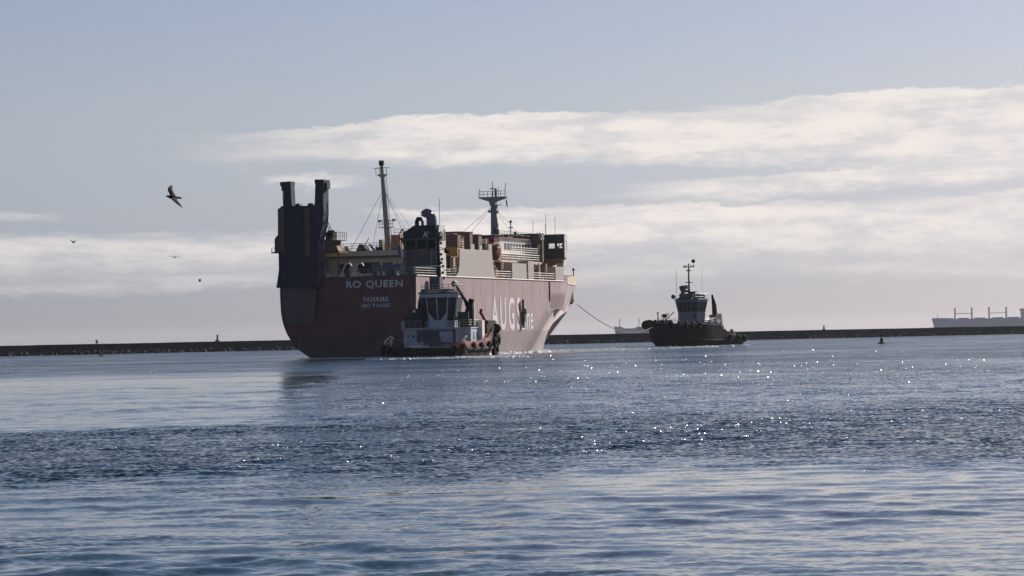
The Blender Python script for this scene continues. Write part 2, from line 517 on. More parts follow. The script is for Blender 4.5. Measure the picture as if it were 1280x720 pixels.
def sea():
    rng = random.Random(7)
    comps = []
    for i in range(110):
        lam = 0.42 * (3.0 / 0.42) ** rng.random()
        th = rng.gauss(0.10, 0.62)
        k = 2 * math.pi / lam
        s = 0.0138 * (lam / 2.0) ** -0.05
        comps.append((k * math.sin(th), k * math.cos(th), s / k, rng.random() * 6.28))
    ys = [22.0]
    while ys[-1] < 230:
        ys.append(ys[-1] + 0.10 + 0.0024 * max(0, ys[-1] - 30) + (0.000012 * ys[-1] ** 2))
    ys = np.array(ys)
    u = np.linspace(-1, 1, 421)
    Y = np.repeat(ys[:, None], len(u), 1)
    X = u[None, :] * (0.235 * ys[:, None] + 4.0)
    Z = np.zeros_like(X)
    for kx, ky, a, ph in comps:
        lam = 2 * math.pi / math.hypot(kx, ky)
        fade = np.clip((lam / 0.42) * 44 / Y - 0.2, 0, 1)
        sn = np.sin(kx * X + ky * Y + ph)
        Z += a * fade * (sn if lam > 1.3 else np.exp(0.9 * sn) * 0.95 - 1.15)
    edge = np.clip((1 - np.abs(u)) / 0.05, 0, 1)[None, :] * np.clip((Y - 22) / 2, 0, 1) * np.clip((230 - Y) / 40, 0, 1)
    patch = 0.75 + 0.45 * np.sin(X * 0.21 + Y * 0.13 + 1.0) * np.sin(Y * 0.31 - X * 0.05)
    calm = 1.0 - 0.34 * np.clip((X + 3.0) / 6.0, 0, 1) * np.clip((66 - Y) / 8.0, 0, 1)      # the calmer patch of near water on the right
    Z *= edge * patch * calm
    SURF['f'] = (ys, u, Z)
    nr, nc = X.shape
    verts = np.stack([X, Y, Z], -1).reshape(-1, 3)
    idx = np.arange(nr * nc).reshape(nr, nc)
    quads = np.stack([idx[:-1, :-1], idx[:-1, 1:], idx[1:, 1:], idx[1:, :-1]], -1).reshape(-1, 4)
    BIG = 12000.0
    x0a, x0b = X[0, 0], X[0, -1]
    x1a, x1b = X[-1, 0], X[-1, -1]
    ext = np.array([[-BIG, -BIG, 0], [BIG, -BIG, 0], [BIG, BIG, 0], [-BIG, BIG, 0], [x0a, ys[0], 0], [x0b, ys[0], 0], [x1b, ys[-1], 0], [x1a, ys[-1], 0]])
    b = len(verts)
    eq = np.array([[0, 1, 5, 4], [1, 2, 6, 5], [2, 3, 7, 6], [3, 0, 4, 7]]) + b
    verts = np.concatenate([verts, ext]); quads = np.concatenate([quads, eq])
    me = bpy.data.meshes.new("water")
    me.vertices.add(len(verts)); me.vertices.foreach_set("co", verts.astype(np.float32).ravel())
    me.loops.add(quads.size); me.loops.foreach_set("vertex_index", quads.astype(np.int32).ravel())
    me.polygons.add(len(quads))
    me.polygons.foreach_set("loop_start", np.arange(0, quads.size, 4, dtype=np.int32))
    me.polygons.foreach_set("loop_total", np.full(len(quads), 4, dtype=np.int32))
    me.polygons.foreach_set("use_smooth", np.concatenate([np.ones(len(quads) - 4, bool), np.zeros(4, bool)]))
    me.update(calc_edges=True)
    m = bpy.data.materials.new("sea_water"); m.use_nodes = True
    N = Nodes(m.node_tree)
    bs = m.node_tree.nodes["Principled BSDF"]
    geo = N.n("ShaderNodeNewGeometry")
    s = N.n("ShaderNodeSeparateXYZ"); N.l(geo.outputs['Position'], s.inputs[0])
    x, y, _z = s.outputs
    P = geo.outputs['Position']
    big, bigc = N.noise(N.vec(N.mul(x, 0.022), N.mul(y, 0.03), 0.0), 1.0, 3.0, 0.55)
    mid, _ = N.noise(N.vec(N.mul(x, 0.09), N.mul(y, 0.11), 5.0), 1.0, 3.0, 0.6)
    ln, _ = N.noise(N.vec(N.mul(x, 0.10), N.mul(y, 0.13), 2.0), 1.0, 4.0, 0.6)
    ls, _ = N.noise(N.vec(N.mul(x, 0.05), N.mul(y, 0.09), 4.0), 1.0, 5.0, 0.6)
    fs2n, _ = N.noise(N.vec(N.mul(x, 0.16), N.mul(y, 0.02), 6.0), 1.0, 4.0, 0.6)
    wy = N.add(y, N.add(N.mul(N.sub(big, 0.5), N.mul(y, 0.28)), N.mul(N.sub(mid, 0.5), N.mul(y, 0.10))))
    # wind-ruffled belt across the harbour, slick water in front of it and to the left behind it
    wyn = N.add(wy, N.add(N.mul(N.sub(fs2n, 0.5), 26.0), N.mul(N.sub(ln, 0.5), 12.0)))
    belt = N.mul(N.smooth(wyn, 56.0, 67.0), N.smooth(wy, N.add(93.0, 0.0), N.add(101.0, N.m('MAXIMUM', N.mul(N.add(x, 6.0), 1.6), 0.0)), 1.0, 0.0))
    fs, _ = N.noise(N.vec(N.mul(x, 0.012), N.mul(y, 0.020), 8.0), 1.0, 6.0, 0.65)
    fs2, _ = N.noise(N.vec(N.mul(x, 0.06), N.mul(y, 0.035), 1.0), 1.0, 4.0, 0.6)
    far = N.mul(N.smooth(wy, 95.0, 330.0, 0.42, 0.75), N.smooth(N.add(N.mul(fs, 0.6), N.mul(fs2, 0.4)), 0.38, 0.60, 0.45, 1.25))
    near = N.mul(N.smooth(ln, 0.46, 0.70, 0.02, 0.26), N.smooth(N.add(x, N.mul(N.sub(ls, 0.5), 8.0)), -4.0, 2.5, 1.0, 0.2))
    base = N.mix(N.smooth(wy, 70.0, 96.0), near, far)
    slick = N.mul(N.smooth(wy, 92.0, 97.0), N.smooth(wy, 235.0, 300.0, 1.0, 0.0))
    slick = N.mul(slick, N.smooth(N.add(N.add(x, N.mul(y, 0.037)), N.mul(N.sub(ln, 0.5), 9.0)), -6.5, -2.0, 1.0, 0.0))
    slick = N.mul(slick, N.smooth(ls, 0.56, 0.66, 1.0, 0.15))
    r = N.m('MAXIMUM', base, N.mul(belt, N.smooth(mid, 0.3, 0.7, 0.48, 0.88)))
    r = N.mul(r, N.sub(1.0, N.mul(slick, 0.90)))
    def slopes(fx, fy, off, det):
        _, c = N.noise(N.vec(N.mul(x, fx), N.mul(y, fy), off), 1.0, det, 0.55)
        q = N.n("ShaderNodeSeparateXYZ"); N.l(c, q.inputs[0])
        return N.sub(q.outputs[0], 0.5), N.sub(q.outputs[1], 0.5)
    ax, ay = slopes(3.2, 5.0, 0.0, 3.0)
    bx, by = slopes(0.55, 1.1, 7.0, 2.0)
    gx, gy = slopes(9.0, 12.0, 3.0, 0.0)
    gx = N.mul(N.m('MULTIPLY', gx, N.m('ABSOLUTE', gx)), 3.0)
    gy = N.mul(N.m('MULTIPLY', gy, N.m('ABSOLUTE', gy)), 3.0)
    kf = N.add(N.mul(r, 0.80), 0.026)
    km = N.add(N.mul(r, 0.42), 0.026)
    kg = N.add(N.mul(r, 2.6), 0.10)
    sx = N.add(N.add(N.mul(ax, kf), N.mul(bx, km)), N.mul(gx, kg))
    # wind from beyond: the steep faces of the ripples look this way
    sy = N.sub(N.add(N.add(N.mul(ay, kf), N.mul(by, km)), N.mul(gy, kg)), N.mul(r, 0.19))
    nv = N.n("ShaderNodeVectorMath", operation='ADD'); N.l(geo.outputs['Normal'], nv.inputs[0]); N.l(N.vec(sx, sy, 0.0), nv.inputs[1])
    nn = N.n("ShaderNodeVectorMath", operation='NORMALIZE'); N.l(nv.outputs[0], nn.inputs[0])
    N.l(nn.outputs[0], bs.inputs['Normal'])
    bs.inputs['Base Color'].default_value = (0.012, 0.040, 0.050, 1)
    bs.inputs['IOR'].default_value = 1.333
    bs.inputs['Roughness'].default_value = 0.07
    me.materials.append(m)
    o = bpy.data.objects.new("water", me)
    COL.objects.link(o)
    tag(o, kind='structure')
    return o




def glint_facets():
    """small facets added on the water, pre-tilted to mirror the sun as glints"""
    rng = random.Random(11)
    m = bpy.data.materials.new("glint_facet_water"); m.use_nodes = True
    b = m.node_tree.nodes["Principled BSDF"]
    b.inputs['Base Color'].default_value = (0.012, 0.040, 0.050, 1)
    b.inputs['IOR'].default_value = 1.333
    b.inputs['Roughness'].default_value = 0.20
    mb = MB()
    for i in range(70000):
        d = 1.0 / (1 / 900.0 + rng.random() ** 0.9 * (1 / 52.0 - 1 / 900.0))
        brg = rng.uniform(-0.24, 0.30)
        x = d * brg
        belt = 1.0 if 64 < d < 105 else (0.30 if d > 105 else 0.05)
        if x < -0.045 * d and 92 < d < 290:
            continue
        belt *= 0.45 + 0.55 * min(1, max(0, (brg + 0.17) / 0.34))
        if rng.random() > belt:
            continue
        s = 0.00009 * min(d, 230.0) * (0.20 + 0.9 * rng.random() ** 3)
        psi = rng.gauss(R(119), R(6))  # added facets face the mirror angle between sun and eye
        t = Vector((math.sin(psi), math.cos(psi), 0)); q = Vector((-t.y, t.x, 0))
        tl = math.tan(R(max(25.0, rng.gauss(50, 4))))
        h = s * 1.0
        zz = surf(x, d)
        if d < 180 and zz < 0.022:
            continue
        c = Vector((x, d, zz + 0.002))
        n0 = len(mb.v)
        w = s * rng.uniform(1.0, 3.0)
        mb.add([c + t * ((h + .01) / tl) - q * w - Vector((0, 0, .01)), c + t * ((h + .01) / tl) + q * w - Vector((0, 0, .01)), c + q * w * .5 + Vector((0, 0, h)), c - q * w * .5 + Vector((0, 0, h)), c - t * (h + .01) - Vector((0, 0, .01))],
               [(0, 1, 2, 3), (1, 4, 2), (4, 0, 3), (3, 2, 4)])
    tag(mb.build("sun_glint_facets", m, None, fix=False), kind='stuff')


sea()
glint_facets()
# the sea bed edge of the haze box is below; haze itself is built at the end

# ------------------------------------------------------------------ breakwater


def breakwater():
    rng = random.Random(3)
    a, b = Vector((-152.5, 905.0, 0)), Vector((205.0, 1215.0, 0))
    d = (b - a).normalized(); nrm = Vector((d.y, -d.x, 0))        # towards the camera
    ang = math.atan2(d.y, d.x)
    root = thing("breakwater", a, ang, "long low dark harbour breakwater stretching across behind the ships", "breakwater")
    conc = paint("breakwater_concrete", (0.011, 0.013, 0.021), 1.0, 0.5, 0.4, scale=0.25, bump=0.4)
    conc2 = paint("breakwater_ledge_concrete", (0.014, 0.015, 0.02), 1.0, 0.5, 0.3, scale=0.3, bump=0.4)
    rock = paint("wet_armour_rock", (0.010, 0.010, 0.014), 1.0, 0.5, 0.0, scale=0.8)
    L0, L1 = -900.0, 1500.0
    # local: x along, -y towards the camera
    seg = 24.0
    protos = []
    for k in range(6):
        mb = MB()
        h = 3.17 + rng.uniform(-0.05, 0.06)
        mb.prism([(-0.2, 1.15), (-0.35 + rng.uniform(-.06, .06), h), (2.2, h + 0.02), (2.2, -1.0), (0.2, -1.0)], 'x', 0.0, seg - 0.12)
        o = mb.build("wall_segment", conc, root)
        protos.append(o.data)
        bpy.data.objects.remove(o)
    n = int((L1 - L0) / seg)
    for i in range(n):
        o = bpy.data.objects.new("wall_segment", protos[rng.randrange(6)])
        COL.objects.link(o); o.parent = root
        o.location = (L0 + i * seg, 0, rng.uniform(-0.03, 0.03))
    mb = MB()
    mb.box(L0, L1, -3.6, 0.3, -0.9, 1.02)
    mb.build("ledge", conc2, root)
    mb = MB()
    for i in range(2600):
        t = rng.random()
        x = L0 + (L1 - L0) * t
        s = rng.uniform(0.5, 1.25)
        yy = -3.4 - rng.uniform(0, 2.6)
        zz = 0.75 - (-3.4 - yy) * 0.35 + rng.uniform(-0.2, 0.2)
        pts = [(x + s * rng.uniform(.7, 1.2) * sx, yy + s * rng.uniform(.6, 1.1) * sy, zz + s * rng.uniform(.5, .9) * sz) for sx, sy, sz in ((1, 0, 0), (0, 1, 0), (-1, 0, 0), (0, -1, 0), (0, 0, 1), (0, 0, -1))]
        mb.add(pts, [(0, 1, 4), (1, 2, 4), (2, 3, 4), (3, 0, 4), (1, 0, 5), (2, 1, 5), (3, 2, 5), (0, 3, 5)])
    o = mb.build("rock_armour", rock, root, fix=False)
    o['kind'] = 'stuff'
    mb = MB()
    for i in range(260):
        x = L0 + (L1 - L0) * rng.random()
        w = rng.uniform(0.4, 3.0)
        mb.box(x, x + w, -2.2 - rng.random(), -1.2, 1.02, 1.12 + 0.35 * rng.random() ** 2)
    o = mb.build("block_debris", paint("pale_concrete_block", (0.06, 0.055, 0.055), 0.9, 0.4, 0.2), root)
    o['kind'] = 'stuff'
    return root, a, d


BW, BA, BD = breakwater()


def on_breakwater(px):
    """point on the top of the wall at a bearing"""
    dr = ray(px, 420); dr = Vector((dr.x, dr.y, 0)); nb = Vector((BD.y, -BD.x, 0))
    t = (BA.dot(nb)) / dr.dot(nb)
    p = dr * t - nb * 1.0
    return Vector((p.x, p.y, 3.17))


def beacon(px, h, r, label):
    p = on_breakwater(px)
    t = thing("beacon", p, 0, label, "beacon", "light beacons on the breakwater")
    MB().lathe([(r * 2.4, -0.02), (r * 2.2, h * 0.14), (r * 1.1, h * 0.2), (r * 0.75, h * 0.7)], n=10).build("tower", M['grey'], t)
    mb = MB(); mb.lathe([(r * 1.5, h * 0.70), (r * 1.5, h * 0.74)], n=10); mb.rail([(r * 1.4, 0, h * .74), (0, r * 1.4, h * .74), (-r * 1.4, 0, h * .74), (0, -r * 1.4, h * .74), (r * 1.4, 0, h * .74)], 0.4, 2, 0.6, 0.03)
    mb.build("gallery", M['dgrey'], t)
    MB().lathe([(r * 0.6, h * 0.74), (r * 0.7, h * 0.86), (r * 0.1, h)], n=10).build("lantern", M['dgrey'], t)


beacon(274, 2.3, 0.34, "slim light beacon standing on the breakwater left of the red ship")
beacon(1032.5, 1.7, 0.30, "short light beacon on the breakwater between right tug and bulk carrier")

# ------------------------------------------------------------------ the red cargo ship
SHIP_O = water_at(436, 448)
PHI = R(17.7)
ship = thing("cargo_ship", SHIP_O, -PHI, "large dark red cargo ship seen from its stern with raised blue stern ramp", "ship")


def smoothstep(a, b, t):
    t = min(1.0, max(0.0, (t - a) / (b - a)))
    return t * t * (3 - 2 * t)


STEM = [(-1.0, 95.0), (0.0, 95.6), (1.4, 96.7), (3.1, 98.8), (4.1, 100.9), (4.9, 103.9), (6.15, 109.5), (7.2, 115.2), (8.0, 115.9), (10.0, 118.0), (12.3, 120.5), (14.2, 121.9)]


def stem_y(z):
    for (z0, y0), (z1, y1) in zip(STEM[:-1], STEM[1:]):
        if z <= z1:
            return y0 + (y1 - y0) * max(0.0, (z - z0) / (z1 - z0))
    return STEM[-1][1]


TRANS = [(-1.0, 2.5), (-0.3, 5.3), (0.0, 6.0), (0.7, 7.1), (1.5, 8.2), (2.5, 9.1), (3.7, 9.85), (5.0, 10.4), (6.4, 10.75), (7.4, 10.85), (9.0, 10.92), (12.3, 10.95), (20.0, 10.95)]


def tr_hb(z):
    for (z0, h0), (z1, h1) in zip(TRANS[:-1], TRANS[1:]):
        if z <= z1:
            return h0 + (h1 - h0) * max(0.0, (z - z0) / (z1 - z0))
    return 10.95


PLAN = [(0, 1.0), (77, 1.0), (80, .975), (83, .90), (86, .80), (90, .67), (95, .53), (100, .425), (105, .335), (110, .245), (115, .145), (118, .08), (120.6, .002)]
LEV = [-1.0, -0.3, 0.0, 0.7, 1.5, 2.5, 3.7, 5.0, 6.2, 7.1, 7.4, 9.0, 10.7, 12.3]


def half_breadth(y, z):
    hb = tr_hb(z)
    full = 10.95 if z > 3 else 10.95 - 0.5 * (1 - smoothstep(-1, 3, z))
    hb = hb + (full - hb) * smoothstep(0, 26, y)
    sy = stem_y(z)
    if z >= 7.35:
        u = y * 120.6 / sy
        for (a, ha), (b, hb_) in zip(PLAN[:-1], PLAN[1:]):
            if u <= b:
                hb *= (ha + (hb_ - ha) * max(0.0, (u - a) / (b - a)))
                break
        else:
            hb = 0.02
        return max(hb, 0.02)
    y0 = 57.5 + 12 * (min(1, max(0.0, z) / 6.65)) ** 1.4
    t = (y - y0) / (sy - y0)
    if t > 0:
        t = min(1.0, t)
        hb *= 1 - t ** (1.08 + 0.45 * (1 - min(1.0, max(0.0, z) / 7.1)))
    return max(hb, 0.02)


def build_ship():
    # hull -------------------------------------------------------------
    mb = MB()
    nst = 64
    rings = []
    for i in range(nst + 1):
        f = i / nst
        f = 1 - (1 - f) ** 1.35
        rg = []
        for sgn in (1, -1):
            lv = LEV if sgn == 1 else LEV[::-1]
            for z in lv:
                y = f * stem_y(z)
                rg.append((sgn * half_breadth(y, z), y, z))
        rings.append(rg)
    mb.loft(rings, cap=True, closed=True)
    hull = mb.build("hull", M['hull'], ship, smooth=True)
    # rounded rub rail along the sheer, deck, forward bulwark
    mb = MB()
    for sg in (1, -1):
        pts = [(sg * (half_breadth(y, 12.3) + 0.02), y, 12.22) for y in np.linspace(0.2, 114, 40)]
        mb.path(pts, 0.11, 5)
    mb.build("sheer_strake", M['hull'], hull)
    mb = MB()
    for sg in (1, -1):
        outer, inner = [], []
        ysb = [84 + (stem_y(12.3) - 84.05) * k / 26 for k in range(27)]
        rg = []
        for y in ysb:
            fz = 12.3 + 1.0 * smoothstep(84, 90, y) + 0.9 * smoothstep(96, 121, y)
            h = half_breadth(y, 12.3)
            e = 0.9 * smoothstep(84, 120, y)
            rg.append([(sg * h, y, 12.28), (sg * (h + 0.15), y + e * (fz - 12.3) * 0.6, fz), (sg * max(h - 0.12, 0.005), y + e * (fz - 12.3) * 0.6 - .1, fz), (sg * max(h - 0.25, 0.004), y, 12.28)])
        mb.loft(rg, cap=True, closed=True)
    mb.build("bow_bulwark", M['cream'], ship, smooth=True)
    mb = MB()
    dl = [(half_breadth(y, 12.3) - 0.1, y) for y in np.linspace(0.05, 119.5, 50)]
    mb.prism([(x, y) for x, y in dl] + [(-x, y) for x, y in reversed(dl)], 'z', 12.0, 12.315)
    mb.build("main_deck", M['deck'], ship)
    # anchor pocket
    mb = MB(); ha = half_breadth(113.0, 10.0)
    mb.prism([(112.2, 10.9), (113.8, 10.9), (113.8, 9.6), (114.4, 9.2), (113.0, 8.6), (111.6, 9.2), (112.2, 9.6)], 'x', ha - 0.5, ha + 0.12)
    mb.build("anchor", M['black'], ship)
    # lettering ----------------------------------------------------------
    text_mesh("RO QUEEN", (-0.2, 0, 10.35), (1, 0, 0), (0, 0, 1), 9.05, 1.3, M['letter'], hull, bold=0.028, spacing=1.12)
    text_mesh("PANAMA", (2.5, 0, 8.38), (1, 0, 0), (0, 0, 1), 4.1, 0.82, M['letter'], hull, bold=0.022, spacing=1.1)
    text_mesh("IMO 9104283", (2.25, 0, 7.55), (1, 0, 0), (0, 0, 1), 4.5, 0.60, M['letter'], hull, bold=0.012, spacing=1.05)
    text_mesh("AUGS", (10.955, 35.9, 3.85), (0, 1, 0), (0, 0, 1), 15.4, 5.4, M['letter2'], hull, bold=0.018, spacing=1.4)
    text_mesh("Line", (10.955, 52.0, 3.9), (0, 1, 0), (0, 0, 1), 6.3, 4.1, M['letter2'], hull, bold=0.008, spacing=1.1)
    mb = MB(); hb_ = half_breadth(68, 10); mb.box(hb_ - 0.05, hb_ + 0.12, 67.85, 68.15, 8.8, 12.2); mb.build("drain_pipe", M['black'], ship)
    mb = MB()      # rope side ladder over the letters
    for k in (-0.28, 0.28):
        mb.tube((11.25, 51.9 + k, 4.2), (11.25, 51.9 + k, 8.9), 0.10)
    for z in np.arange(4.3, 8.9, 0.36):
        mb.box(11.15, 11.38, 51.5, 52.3, z, z + 0.12)
    mb.ball((11.25, 53.0, 6.9), 0.22, 0.5, 0.6)
    mb.box(11.1, 11.4, 52.3, 52.8, 5.2, 6.4)
    mb.build("side_ladder", M['black'], ship)

    # stern ramp -----------------------------------------------------------
    mb = MB()      # folded ramp panel, thick
    mb.prism([(-10.9, 10.85), (-4.75, 10.7), (-4.7, 14.6), (-4.4, 18.0), (-4.7, 23.05), (-9.7, 23.2), (-10.45, 22.7), (-10.45, 19.0), (-9.95, 18.6), (-9.95, 16.4)], 'y', -1.5, -0.55)
    ramp = mb.build("stern_ramp", M['navy'], ship)
    mb = MB()
    mb.prism([(-9.75, 5.45), (-5.2, 5.4), (-4.75, 10.6), (-10.6, 10.75)], 'y', -0.75, -0.03)
    mb.build("ramp_flap", paint("ramp_flap_paint", (0.10, 0.05, 0.075), 0.5, 0.3, 0.3), ramp)
    mb = MB()      # boxed side beam, seen on the starboard side
    mb.prism([(-4.68, 10.9), (-4.05, 10.9), (-3.95, 17.5), (-3.2, 20.4), (-3.05, 22.6), (-4.6, 22.6)], 'y', -1.4, 0.7)
    mb.build("side_beam", M['navy2'], ramp)
    mb = MB()
    mb.prism([(-10.5, 11.2), (-10.0, 11.2), (-9.96, 16.2), (-10.48, 18.6), (-10.48, 22.4), (-10.4, 22.4), (-10.56, 18.6), (-10.5, 16.0)], 'y', -1.35, 0.5)
    mb.build("side_beam", M['navy2'], ramp)
    for x0, x1, z0 in ((-10.4, -9.45, 15.6), (-6.15, -5.35, 15.5)):
        mb = MB(); mb.prism([(x0, z0 + (0.9 if x0 < -9 else 0)), (x1, z0), (x1, 22.9), (x0, 22.65)], 'y', -1.53, -1.49)
        mb.build("stripe", M['olive'], ramp)
    mb = MB()      # left arm
    mb.prism([(-9.55, 22.9), (-8.15, 22.9), (-8.3, 26.6), (-9.55, 26.6)], 'y', -1.45, 0.1)
    mb.prism([(-9.95, 26.2), (-8.25, 26.35), (-8.25, 26.85), (-9.95, 26.8)], 'y', -1.6, 0.2)
    mb.box(-9.9, -9.4, -1.2, -0.2, 25.5, 26.3)
    mb.build("ramp_arm", M['navy'], ramp)
    mb = MB()      # right arm, cranked
    mb.prism([(-4.55, 21.5), (-3.1, 21.8), (-3.0, 26.5), (-4.3, 26.5)], 'y', -1.46, 0.72)
    mb.prism([(-4.35, 26.4), (-2.85, 26.4), (-2.85, 26.95), (-4.35, 27.0)], 'y', -1.6, 0.9)
    mb.box(-3.1, -2.6, -1.0, 0.4, 25.6, 26.6)
    mb.prism([(-4.6, 19.2), (-3.5, 19.4), (-3.05, 22.0), (-4.6, 22.0)], 'y', -1.43, 0.74)
    mb.build("ramp_arm", M['navy'], ramp)
    mb = MB()      # hinge lumps along the top edge
    for x in (-7.3, -5.3):
        mb.path([(x, -1.3, 23.1), (x, 0.0, 23.1)], 0.42, 10)
    for z in (12.2, 14.2, 17.0, 19.8):
        mb.box(-9.3, -6.3, -1.56, -1.5, z, z + 0.10)
    mb.box(-9.35, -9.2, -1.57, -1.5, 11.3, 22.5); mb.box(-6.4, -6.25, -1.57, -1.5, 11.3, 22.5)
    mb.box(-5.0, -4.5, -1.7, -1.5, 19.8, 20.4)
    mb.build("stiffener", M['navy'], ramp)
    mb = MB()
    mb.tube((-9.9, -0.8, 25.6), (-10.1, 0.6, 16.5), 0.03)
    mb.tube((-3.45, 0.2, 20.9), (-4.9, 6, 19.2), 0.07); mb.tube((-3.3, 0.2, 21.2), (-4.6, 6, 19.4), 0.07)
    mb.tube((-3.9, 0.6, 20.5), (-3.75, 0.8, 14.0), 0.035)
    mb.build("hoist_wire", M['wire'], ramp)
    # outboard platform left of the ramp
    mb = MB()
    mb.box(-12.4, -10.4, 0.4, 1.8, 16.15, 16.35)
    mb.box(-11.95, -11.1, 0.7, 1.5, 16.35, 18.4)
    mb.ball((-11.5, 1.1, 18.45), 0.42)
    mb.tube((-10.6, 1.1, 16.2), (-11.9, 1.1, 16.2), 0.1)
    mb.rail([(-12.35, 0.45, 16.35), (-10.6, 0.45, 16.35)], 0.6, 2, 0.8, 0.04)
    mb.prism([(-10.95, 12.3), (-10.4, 12.3), (-10.4, 16.2), (-10.6, 16.2)], 'y', 0.6, 1.6)
    mb.build("lookout_platform", M['dgrey'], ship)

    # poop house ------------------------------------------------------------
    mb = MB()
    mb.box(-8.7, 5.35, 10.0, 24.0, 12.3, 15.5)
    poop = mb.build("poop_house", M['cream'], ship)
    mb = MB(); mb.box(-8.9, 5.38, 9.2, 24.2, 15.55, 16.4); mb.build("roof_slab", M['cream'], poop)
    mb = MB(); mb.box(-6.3, 5.3, 9.05, 9.2, 15.35, 15.6); mb.build("gutter", M['brown_and_shade'], poop)
    for x0, x1, z0, z1 in ((-4.9, -3.5, 12.33, 14.4), (-1.9, 1.5, 13.1, 14.5), (2.2, 3.6, 12.33, 14.4), (4.2, 5.2, 13.3, 14.2)):
        mb = MB(); mb.box(x0, x1, 9.94, 10.02, z0, z1)
        mb.build("door" if z0 < 12.5 else "window", M['glass'], poop)
        mb = MB(); mb.box(x0 - 0.12, x1 + 0.12, 9.965, 10.02, z0 - 0.12, z1 + 0.12); mb.build("frame", M['brown_and_shade'], poop)
    mb = MB(); mb.rail([(-5.4, 9.4, 16.4), (5.3, 9.4, 16.4)], 1.15, 3, 1.4, 0.04); mb.build("railing", M['mast'], poop)
    mb = MB()     # ladder tower next to the ramp
    for x in (-8.5, -7.7, -6.8):
        for y in (8.2, 9.6):
            mb.tube((x, y, 12.3), (x, y, 17.0), 0.13)
    for z in np.arange(12.9, 17, 0.75):
        mb.box(-8.5, -6.8, 8.15, 9.65, z, z + 0.1)
    mb.box(-9.0, -6.3, 7.9, 10.0, 16.7, 17.0)
    mb.build("ladder_tower", M['tan'], ship)
    mb = MB()     # winch head frame
    mb.prism([(-6.9, 16.45), (-3.4, 16.45), (-4.1, 18.0), (-4.6, 18.2), (-5.6, 18.2), (-6.0, 17.6)], 'y', 5.4, 8.4)
    mb.box(-6.1, -3.3, 5.2, 8.8, 16.1, 16.45)
    for x in (-6.0, -3.5):
        mb.tube((x, 5.5, 12.3), (x, 5.5, 16.2), 0.16)
    mb.build("winch_frame", M['brown_and_shade'], ship)
    mb = MB(); mb.box(-5.6, -4.45, 5.7, 7.6, 18.2, 19.3); mb.path([(-5.55, 6.6, 19.3), (-4.5, 6.6, 19.3)], 0.32, 10); mb.build("winch_head", M['black'], ship)
    mb = MB(); mb.rail([(-6.1, 5.2, 18.05), (-3.2, 5.2, 18.05), (-3.2, 8.4, 18.05)], 1.2, 2, 0.9, 0.04); mb.box(-4.4, -3.2, 5.1, 8.4, 17.95, 18.05); mb.build("railing", M['dgrey'], ship)
    mb = MB()     # vents and fittings on the poop roof
    mb.prism([(-2.4, 16.4), (-0.6, 16.4), (-1.2, 17.3), (-1.8, 17.5)], 'y', 10.2, 11.8)
    mb.tube((-1.4, 11, 17.0), (-0.5, 11, 18.4), 0.06); mb.tube((-0.4, 11, 17.4), (0.4, 11, 16.4), 0.16)
    mb.box(0.7, 1.0, 10.5, 11.3, 16.4, 17.0); mb.lathe([(0.3, 16.4), (0.34, 16.9), (0.1, 17.1)], (2.1 - 0.7, 11, 0), 8)
    mb.prism([(-5.0, 16.4), (-3.7, 16.4), (-4.2, 17.2)], 'y', 10.5, 11.5)
    mb.split("vent", M['black'], poop)
    mb = MB(); mb.box(2.25, 3.75, 13.3, 14.8, 16.4, 18.85); mb.build("deck_locker", M['tan'], poop)
    mb = MB(); mb.tube((3.3, 13.6, 18.6), (4.3, 13.3, 19.8), 0.10); mb.tube((4.25, 13.3, 19.8), (4.35, 13.3, 19.1), 0.05); mb.box(4.2, 4.5, 13.2, 13.5, 18.8, 19.1); mb.tube((3.9, 13.6, 16.4), (3.9, 13.6, 18.9), 0.05)
    mb.build("jib_arm", M['tan'], poop)
    # mooring gear on the aft deck
    for k in range(2):
        x = -2.15 + k * 1.95
        mb = MB()
        mb.path([(x - 0.1, 3.0, 12.4), (x + 0.75, 3.0, 14.2), (x + 1.45, 3.0, 14.35), (x + 1.75, 3.0, 13.9)], 0.12, 6)
        mb.path([(x + 0.55, 3.0, 12.4), (x + 0.25, 3.0, 13.2)], 0.10, 6)
        mb.prism([(x - 0.4, 12.32), (x + 0.6, 12.32), (x + 0.1, 13.0)], 'y', 2.85, 3.15)
        mb.build("davit_arm", M['white'], ship)
    mb = MB()
    for x, y in ((-4.9, 1.2), (-3.6, 1.2), (0.9, 1.0), (1.5, 1.0), (4.5, 1.4), (5.3, 1.4), (7.6, 1.2)):
        mb.lathe([(0.3, 12.31), (0.22, 12.5), (0.22, 12.85), (0.34, 12.95)], (x, y, 0), 8)
    mb.box(0.6, 2.4, 0.4, 0.8, 12.31, 12.6)
    mb.split("bollard", M['white'], ship)
    mb = MB()
    mb.box(4.6, 6.3, 3.0, 4.6, 12.31, 13.3); mb.path([(4.4, 3.8, 13.5), (6.5, 3.8, 13.5)], 0.55, 10); mb.box(6.6, 7.6, 2.6, 4.4, 12.31, 13.9); mb.box(2.6, 3.7, 4.0, 5.0, 12.31, 13.9)
    mb.split("mooring_winch", paint("winch_paint", (0.05, 0.09, 0.15), 0.5), ship)
    mb = MB(); mb.rail([(-4.0, 0.25, 12.3), (10.6, 0.25, 12.3)], 1.1, 3, 1.5, 0.035); mb.rail([(10.75, 0.25, 12.3), (10.75, 17.0, 12.3)], 1.1, 3, 1.5, 0.035)
    mb.build("railing", M['mast'], ship)

    # aft mast ---------------------------------------------------------------
    mb = MB()
    base, top = Vector((1.25, 14.9, 16.4)), Vector((1.2, 12.6, 29.6))
    ax = top - base
    def on(t): return base + ax * t
    mb.path([on(0), on(0.08), on(0.5), on(1.0)], [0.62, 0.5, 0.40, 0.26], 10)
    mast = mb.build("aft_mast", M['mast'], ship, smooth=True)
